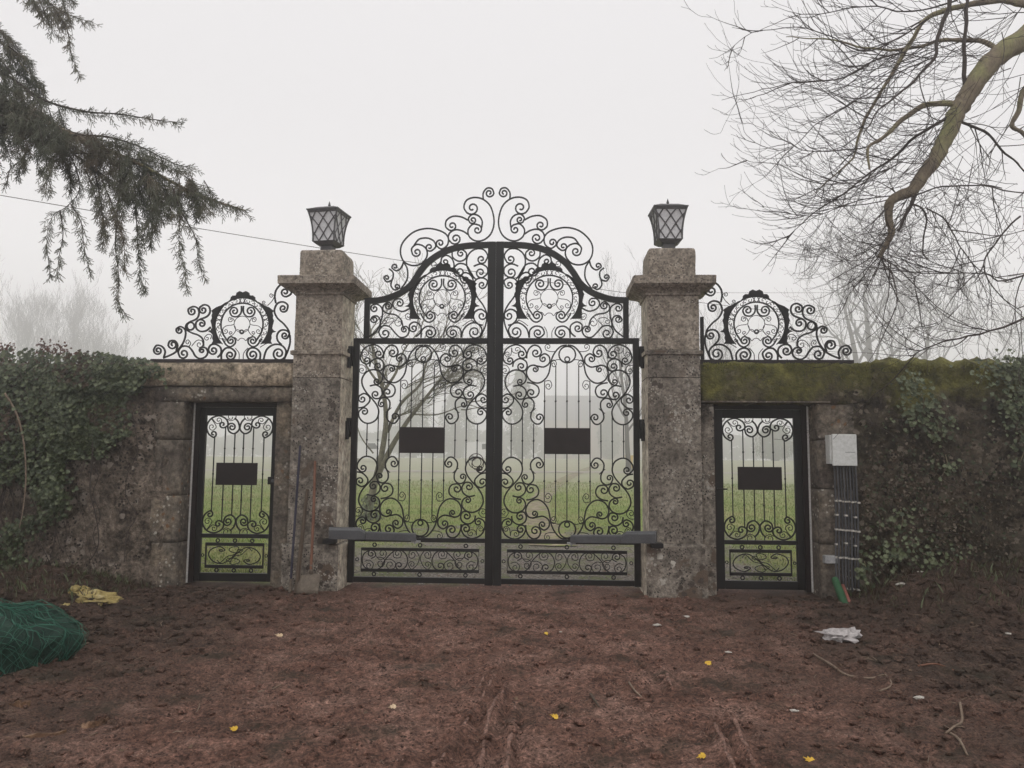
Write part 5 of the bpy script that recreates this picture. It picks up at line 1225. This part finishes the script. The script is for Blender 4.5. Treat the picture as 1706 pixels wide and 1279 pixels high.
for i in range(9):
    x0 = rnd(35, 115); y0_ = rnd(-40, 12); spray([(x0, y0_), (x0 + rnd(5, 14), y0_ + 18), (x0 + rnd(8, 26), y0_ + rnd(28, 48))], .004, .013, .11, .7)
nd.build('needles', M['needle'], CF)['kind'] = 'stuff'
# ------------------------------------------------ wires
def wire(a, b, sag, r, label, grp=None):
    a, b = Vector(a), Vector(b); pts = [a.lerp(b, t) - Vector((0, 0, sag * 4 * t * (1 - t))) for t in [i / 24 for i in range(25)]]
    tag(MB().tube(pts, r, 5, cap=False).build('overhead_wire', M['twig']), label, 'wire', grp)
wire(at(-400, 255, 6), at(1750, 560, 30), .6, .010, 'single dark overhead wire crossing behind the left pillar lamp and gate crest', 'overhead wires')
wire(at(1100, 487, 40), at(1800, 482, 42), .1, .012, 'faint level wire in the fog behind the right ironwork', 'overhead wires')
# ------------------------------------------------ things far behind
M['wallc'] = material('cream_render', [(.34, .27, .22), (.42, .34, .28)], .8, .9, .1, 10); M['roof'] = material('grey_roof', [(.16, .16, .17), (.22, .22, .23)], 1.5, .9, .2, 12)
M['dark'] = material('dark_window', [(.02, .022, .025), (.03, .032, .036)], 1, .2, 0); M['van'] = material('white_van_paint', [(.72, .72, .72), (.8, .8, .8)], 1, .35, 0, spec=.5)
hY = 215; xl, xr = at(905, 700, hY).x, at(1078, 700, hY).x; hz = gh(0, hY)
fh = empty('farmhouse', ((xl + xr) / 2, hY, hz), 'fog-grey farmhouse with a long roof, seen through the right gate leaf', 'house')
zr = at(950, 657, hY).z; ze = at(950, 700, hY).z
MB().box(xl, xr, hY, hY + 8, hz - .3, ze).build('wall', M['wallc'], fh)
m = MB(); m.add([(xl - .4, hY - .5, ze + .01), (xr + .4, hY - .5, ze + .01), (xr + .4, hY + 8.5, ze + .01), (xl - .4, hY + 8.5, ze + .01), (xl + .6, hY + 4, zr), (xr - .6, hY + 4, zr)], [(0, 1, 5, 4), (1, 2, 5), (2, 3, 4, 5), (3, 0, 4), (3, 2, 1, 0)]); m.build('roof', M['roof'], fh)
for i in range(5):
    x = xl + 1.2 + i * 2.4
    if x < xr - 1: MB().box(x, x + .9, hY - .06, hY - .003, hz + 2.6, hz + 3.9).build('window', M['dark'], fh); MB().box(x, x + .9, hY - .06, hY - .003, hz + .1 if i == 2 else hz + .9, hz + 2.1).build('door' if i == 2 else 'window', M['dark'], fh)
def bush(px, Y, w, h, label, seed, mat='needle', name='evergreen_tree', cat='tree', n=2600):
    random.seed(seed); x = at(px, 700, Y).x; z0 = gh(x, Y); r = empty(name, (x, Y, z0), label, cat); m = MB()
    MB().tube([(x, Y, z0 - .1), (x, Y, z0 + h * .5), (x + .1, Y, z0 + h * .85)], [w * .06, w * .05, .02], 6).build('trunk', M['fogbark'], r)
    for i in range(n):
        t = random.random() ** .8; a = rnd(0, 2 * PI); rr = w / 2 * math.sin(PI * min(1, .12 + .88 * (1 - t))) ** .5 * (1 - t * .55) * rnd(.5, 1) * (1 + .4 * fbm(a, t * 4, seed, 2))
        leaf(m, Vector((x + rr * math.cos(a), Y + rr * math.sin(a), z0 + .2 + t * h)), rnd(.12, .3) * (1 + Y / 150), Vector((math.cos(a), math.sin(a), rnd(0, .8))), 0, False)
    m.build('crown', M[mat], r)['kind'] = 'stuff'
M['paleg'] = material('grey_green_foliage', [(.10, .12, .07), (.16, .18, .10)], 1, .9, 0)
bush(868, 150, 8.8, 18, 'tall grey-green evergreen in the fog just right of the centre post', 201, 'paleg')
bush(1015, 175, 8, 11, 'dim rounded tree in the fog beside the farmhouse', 202, 'paleg')
bush(762, 190, 15, 17, 'broad dim tree in the fog left of the centre post, behind the pale van', 205, 'paleg')
bush(690, 180, 14, 18, 'broad dim tree in the fog behind the orchard tree', 203, 'paleg')
bush(1290, 120, 10, 5.6, 'low dim bush in the fog seen through the right door', 204, 'paleg', 'shrub', 'shrub', 1500)
def van(px, Y, L, label, seed):
    x = at(px, 700, Y).x; z = gh(x, Y); r = empty('parked_van', (x, Y, z), label, 'van', None)
    prof = [(0, .35), (0, 1.2), (.15, 1.9), (.45, 2.15), (L - 1.5, 2.15), (L - 1.1, 2.05), (L - .75, 1.35), (L - .1, 1.1), (L, .8), (L, .35)]
    m = MB().plate([(x - L / 2 + a, z + b) for a, b in prof], 1.8, Y); m.build('body', M['van'], r)
    MB().plate([(x - L / 2 + a, z + b) for a, b in [(L - 2.2, 1.35), (L - 2.2, 1.95), (L - 1.45, 1.95), (L - 1.0, 1.35)]], 1.82, Y).build('window', M['dark'], r)
    for wx in (.9, L - .95): MB().tube([(x - L / 2 + wx, Y - .93, z + .34), (x - L / 2 + wx, Y + .93, z + .34)], .34, 12).build('wheel', M['dark'], r)
van(614, 72, 4.8, 'white van parked far off in the fog behind the orchard tree', 1)
van(806, 78, 4.2, 'pale van parked far off in the fog next to the centre post', 2)
p = at(1048, 745, 58); z = gh(p.x, 58)
M['yb'] = material('yellow_plastic', [(.6, .42, .08), (.7, .5, .12)], 2, .5, 0)
r = empty('yellow_bin', (p.x, 58, z), 'small yellow bin far off in the fog by the right gate hinges', 'bin')
m = MB(); m.add([(p.x - .24, 57.8, z), (p.x + .24, 57.8, z), (p.x + .24, 58.2, z), (p.x - .24, 58.2, z), (p.x - .32, 57.72, z + 1), (p.x + .32, 57.72, z + 1), (p.x + .32, 58.28, z + 1), (p.x - .32, 58.28, z + 1)], [(3, 2, 1, 0), (4, 5, 6, 7), (0, 1, 5, 4), (1, 2, 6, 5), (2, 3, 7, 6), (3, 0, 4, 7)]); m.build('body', M['yb'], r)
MB().box(p.x - .34, p.x + .34, 57.7, 58.3, z + 1.002, z + 1.09).build('lid', M['yb'], r)
m = MB(); random.seed(71)                               # far-off wood
for i in range(9000):
    x = rnd(-220, 240); hh = 8 + 7 * fbm(x * .03, 0, 2, 3); y = 230 + rnd(0, 20); leaf(m, Vector((x, y, 1.2 + hh * random.random() ** .7)), rnd(.8, 2.2), Vector((rnd(-.5, .5), -1, rnd(0, 1))), 0, False)
tag(m.build('far_wood', M['paleg']), kind='stuff')
# ------------------------------------------------ fog
HZ = bpy.data.materials.new('fog_air'); HZ.use_nodes = True; t = HZ.node_tree; t.nodes.clear()
pv = t.nodes.new('ShaderNodeVolumePrincipled'); pv.inputs['Color'].default_value = (.99, .985, .99, 1); pv.inputs['Density'].default_value = .0072; pv.inputs['Anisotropy'].default_value = .75
ou = t.nodes.new('ShaderNodeOutputMaterial'); t.links.new(pv.outputs[0], ou.inputs['Volume'])
tag(MB().box(-305, 305, -32, 304, -1.6, 33).build('haze', HZ), kind='stuff')
